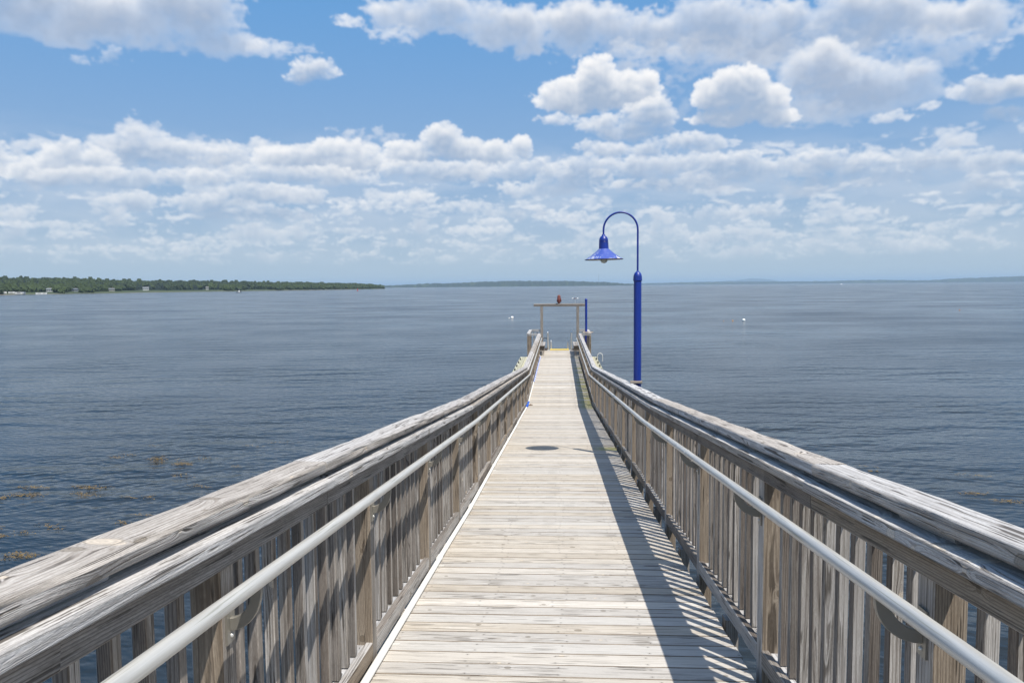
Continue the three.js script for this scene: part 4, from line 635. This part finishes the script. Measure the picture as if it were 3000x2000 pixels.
{
  const bm = paint(rgb(0.03, 0.14, 0.62), 0.7), wm = paint(rgb(0.75, 0.76, 0.76), 0.7);
  const t = thing('blue_rope', 'short thick blue rope tied at the foot of the ramp on the left', 'rope'), pts = []; for (let k = 0; k <= 20; k++) { const d = 20.9 + 1.5 * k / 20; pts.push(P(-0.905 + 0.014 * Math.sin(k * 1.4), d, 0.025 + 0.006 * Math.sin(k * 2.3)).toArray()); } part('strand', tubeGeo(pts, 0.019, 80, 8), bm, t); part('knot', new THREE.TorusKnotGeometry(0.02, 0.011, 60, 8), bm, t, P(-0.89, 21.0, 0.05).toArray());
  const u = thing('blue_rope', 'long blue and white twisted rope along the left of the level walkway', 'rope'), a = [], b = []; for (let k = 0; k <= 90; k++) { const d = 27.1 + 9.6 * k / 90, q = k * 1.1; a.push(P(-0.9 + 0.012 * Math.cos(q), d, 0.026 + 0.012 * Math.sin(q)).toArray()); b.push(P(-0.9 - 0.012 * Math.cos(q), d, 0.026 - 0.012 * Math.sin(q)).toArray()); } part('strand', tubeGeo(a, 0.019, 360, 7), bm, u); part('strand', tubeGeo(b, 0.0175, 360, 7), wm, u);
  const c = thing('twig', 'small brown forked twig lying on the deck by the blue rope', 'twig', P(-0.845, 21.75, 0.016).toArray(), 0.5), br = paint(rgb(0.14, 0.085, 0.045), 0.9); part('stem', tubeGeo([[-0.07, 0, 0], [0, 0.012, 0.01], [0.08, 0.006, 0.02]], 0.013, 12, 6), br, c); part('fork', tubeGeo([[0, 0.012, 0.01], [0.06, 0.03, -0.04]], 0.01, 8, 6), br, c);
}

// ------------------------------------------------------------------ on the water
function buoy(label, x, z, r, color, stripe) {
  const t = thing('mooring_buoy', label, 'buoy', [x, 0, z], 0, 'buoys afloat near the pier'), c = paint(color, 0.45);
  part('float', (() => { const g = new THREE.SphereGeometry(r, 24, 18); g.scale(1, 0.94, 1); g.translate(0, r * 0.42, 0); return g; })(), c, t);
  part('eye_ring', new THREE.TorusGeometry(r * 0.16, r * 0.04, 8, 16), blackIron, t, [0, r * 1.42, 0]);
  if (stripe) part('band', new THREE.CylinderGeometry(r * 1.0, r * 1.0, r * 0.16, 24, 1, true), paint(stripe, 0.5), t, [0, r * 0.42, 0]);
}
buoy('round white mooring buoy left of the gateway', -8.7, -142.4, 0.27, 0xf4f2ec);
buoy('tiny white pickup float beside the left mooring buoy', -9.25, -142.2, 0.12, 0xece8de);
buoy('round white mooring buoy with a blue band right of the lamp post', 29.9, -126.4, 0.27, 0xeef4ee, 0x3f6fa8);
buoy('small orange float nearest the right mooring buoy', 28.2, -126.6, 0.1, 0xe8a23a);
buoy('tiny faded orange float, left of the three right buoys', 26.8, -126.8, 0.07, 0xd9a06a);
buoy('lone small orange float far out on the right', 85.7, -170, 0.12, 0xd08048);
{
  const t = thing('channel_marker', 'red channel marker buoy off the tip of the headland', 'marker', [-324.8, 0, -1225.4]), red = paint(rgb(0.38, 0.03, 0.03), 0.6);
  part('float', lathe([[0, -0.5], [1.2, -0.5], [1.3, 0.5], [1.0, 0.9], [0, 0.9]], 20), red, t); part('tower', lathe([[0.75, 0.85], [0.5, 3.2], [0, 3.25]], 12), red, t); part('lantern', lathe([[0, 3.2], [0.3, 3.2], [0.3, 4], [0, 4.2]], 12), red, t);
  const hull = (l, w, h) => { const s = new THREE.Shape(); s.moveTo(-l / 2, -w / 2); s.lineTo(l * 0.2, -w / 2); s.quadraticCurveTo(l * 0.42, -w * 0.4, l / 2, 0); s.quadraticCurveTo(l * 0.42, w * 0.4, l * 0.2, w / 2); s.lineTo(-l / 2, w / 2); const g = new THREE.ExtrudeGeometry(s, { depth: h, bevelEnabled: true, bevelSize: 0.1, bevelThickness: 0.15, bevelSegments: 2 }); g.rotateX(-Math.PI / 2); return g; };
  const b = thing('work_boat', 'small dark work boat with a white cabin off the left shore', 'boat', [-437.6, -0.1, -1028.6], 0.2); part('hull', hull(7, 2.4, 0.9), paint(0x3c4046, 0.6), b); part('cabin', boxGeo(1.7, 2.0, 1.6, 0.4, 2.0, 0), paint(0xe8e8e4, 0.5), b); part('mast', new THREE.CylinderGeometry(0.08, 0.08, 2.4, 8), paint(0xdddddd, 0.5), b, [0.4, 4, 0]);
  const m = thing('motor_boat', 'tiny white motor boat far out on the right', 'boat', [1157.9, 0, -3234.8], 0.1); part('hull', hull(11, 3.2, 1.2), paint(0xf0f0f0, 0.4), m); part('cabin', boxGeo(4, 1.6, 2.4, -0.5, 2.1, 0), paint(0xf2f2f2, 0.4), m);
}
// floating rockweed: many short forked fronds lying in the surface
const weedMat = new THREE.MeshStandardMaterial({ vertexColors: true, roughness: 0.55, side: THREE.DoubleSide });
function weedGeo(cx, cz, rx, rz, n, seed, turn = 0.25) {
  const r = mulberry(seed), pos = [], col = [], idx = [];
  for (let k = 0; k < n; k++) {
    const a = r() * 6.28, q = Math.pow(r(), 0.75), ex = Math.cos(a) * q * rx, ez = Math.sin(a) * q * rz, x = cx + ex * Math.cos(turn) - ez * Math.sin(turn), z = cz + ex * Math.sin(turn) + ez * Math.cos(turn), y = 0.004 + r() * 0.035, dir = turn + (r() - 0.5) * 2.2 + (r() < 0.5 ? Math.PI : 0), l = 0.04 + r() * 0.1, w = 0.004 + r() * 0.007, t = r(), c = [0.10 + 0.17 * t, 0.065 + 0.105 * t, 0.014 + 0.024 * t];
    let px = x, pz = z, d = dir, py = y, base = pos.length / 3;
    for (let s = 0; s < 4; s++) { const nx = -Math.sin(d) * w * (1 - s * 0.2), nz = Math.cos(d) * w * (1 - s * 0.2); pos.push(px + nx, py, pz + nz, px - nx, py + 0.003, pz - nz); col.push(...c, ...c); px += Math.cos(d) * l / 3; pz += Math.sin(d) * l / 3; py = Math.max(0.003, py + (r() - 0.55) * 0.02); d += (r() - 0.5) * 1.1; if (s < 3) { const b = base + s * 2; idx.push(b, b + 2, b + 1, b + 1, b + 2, b + 3); } }
  }
  const g = new THREE.BufferGeometry(); g.setAttribute('position', new THREE.Float32BufferAttribute(pos, 3)); g.setAttribute('color', new THREE.Float32BufferAttribute(col, 3)); g.setIndex(idx); g.computeVertexNormals(); return g;
}
[[-12.9, -25.2, 0.5, 0.4, 300, 'dense golden seaweed clump, right of the two clumps highest on the left'], [-14.2, -25.9, 0.52, 0.3, 220, 'golden seaweed clump just left of the farthest dense clump'], [-14.3, -22.1, 0.75, 0.3, 300, 'long golden seaweed streak midway between railing and left edge'], [-16.0, -22.0, 0.7, 0.32, 240, 'golden seaweed streak left of the longest streak'], [-15.6, -21.2, 0.75, 0.5, 260, 'wide thin seaweed patch near the left edge of the photo'], [-16.2, -20.9, 0.45, 0.35, 200, 'brown seaweed clump cut off by the left edge of the photo'], [-12.2, -16.3, 0.5, 0.35, 260, 'bright yellow seaweed clump close above the left railing'], [12.2, -21.4, 0.7, 0.25, 220, 'golden seaweed streak nearest the right edge of the photo'], [11.7, -22.2, 0.55, 0.3, 170, 'thin golden seaweed patch above the right railing'], [1.35, -4.6, 0.16, 0.2, 50, 'small orange seaweed tuft seen in the gap beside the deck']].forEach(([x, z, rx, rz, n, label], i) => { const m = part(numbered('seaweed_clump'), weedGeo(0, 0, rx * 0.85, rz * 0.62, Math.round(n * 0.42), 100 + i), weedMat, scene, [x, 0, z]); m.userData = { label, category: 'seaweed', group: 'seaweed afloat by the pier' }; });
{
  const gs = [], r = mulberry(606); for (let k = 0; k < 46; k++) { const left = r() < 0.68, x = left ? -7 - r() * 10 : 6 + r() * 7, z = left ? -15 - r() * 14 : -14 - r() * 12; gs.push(weedGeo(x, z, 0.25 + r() * 0.5, 0.08 + r() * 0.16, 14 + Math.floor(r() * 26), 300 + k, 0.1 + r() * 0.4)); }
  const m = part('seaweed_scraps', mergeGeometries(gs), weedMat, scene); m.userData = { kind: 'stuff', label: 'thin scraps of golden seaweed drifting round the pier', category: 'seaweed' };
}
console.log('done', performance.now() | 0);
renderer.render(scene, camera);
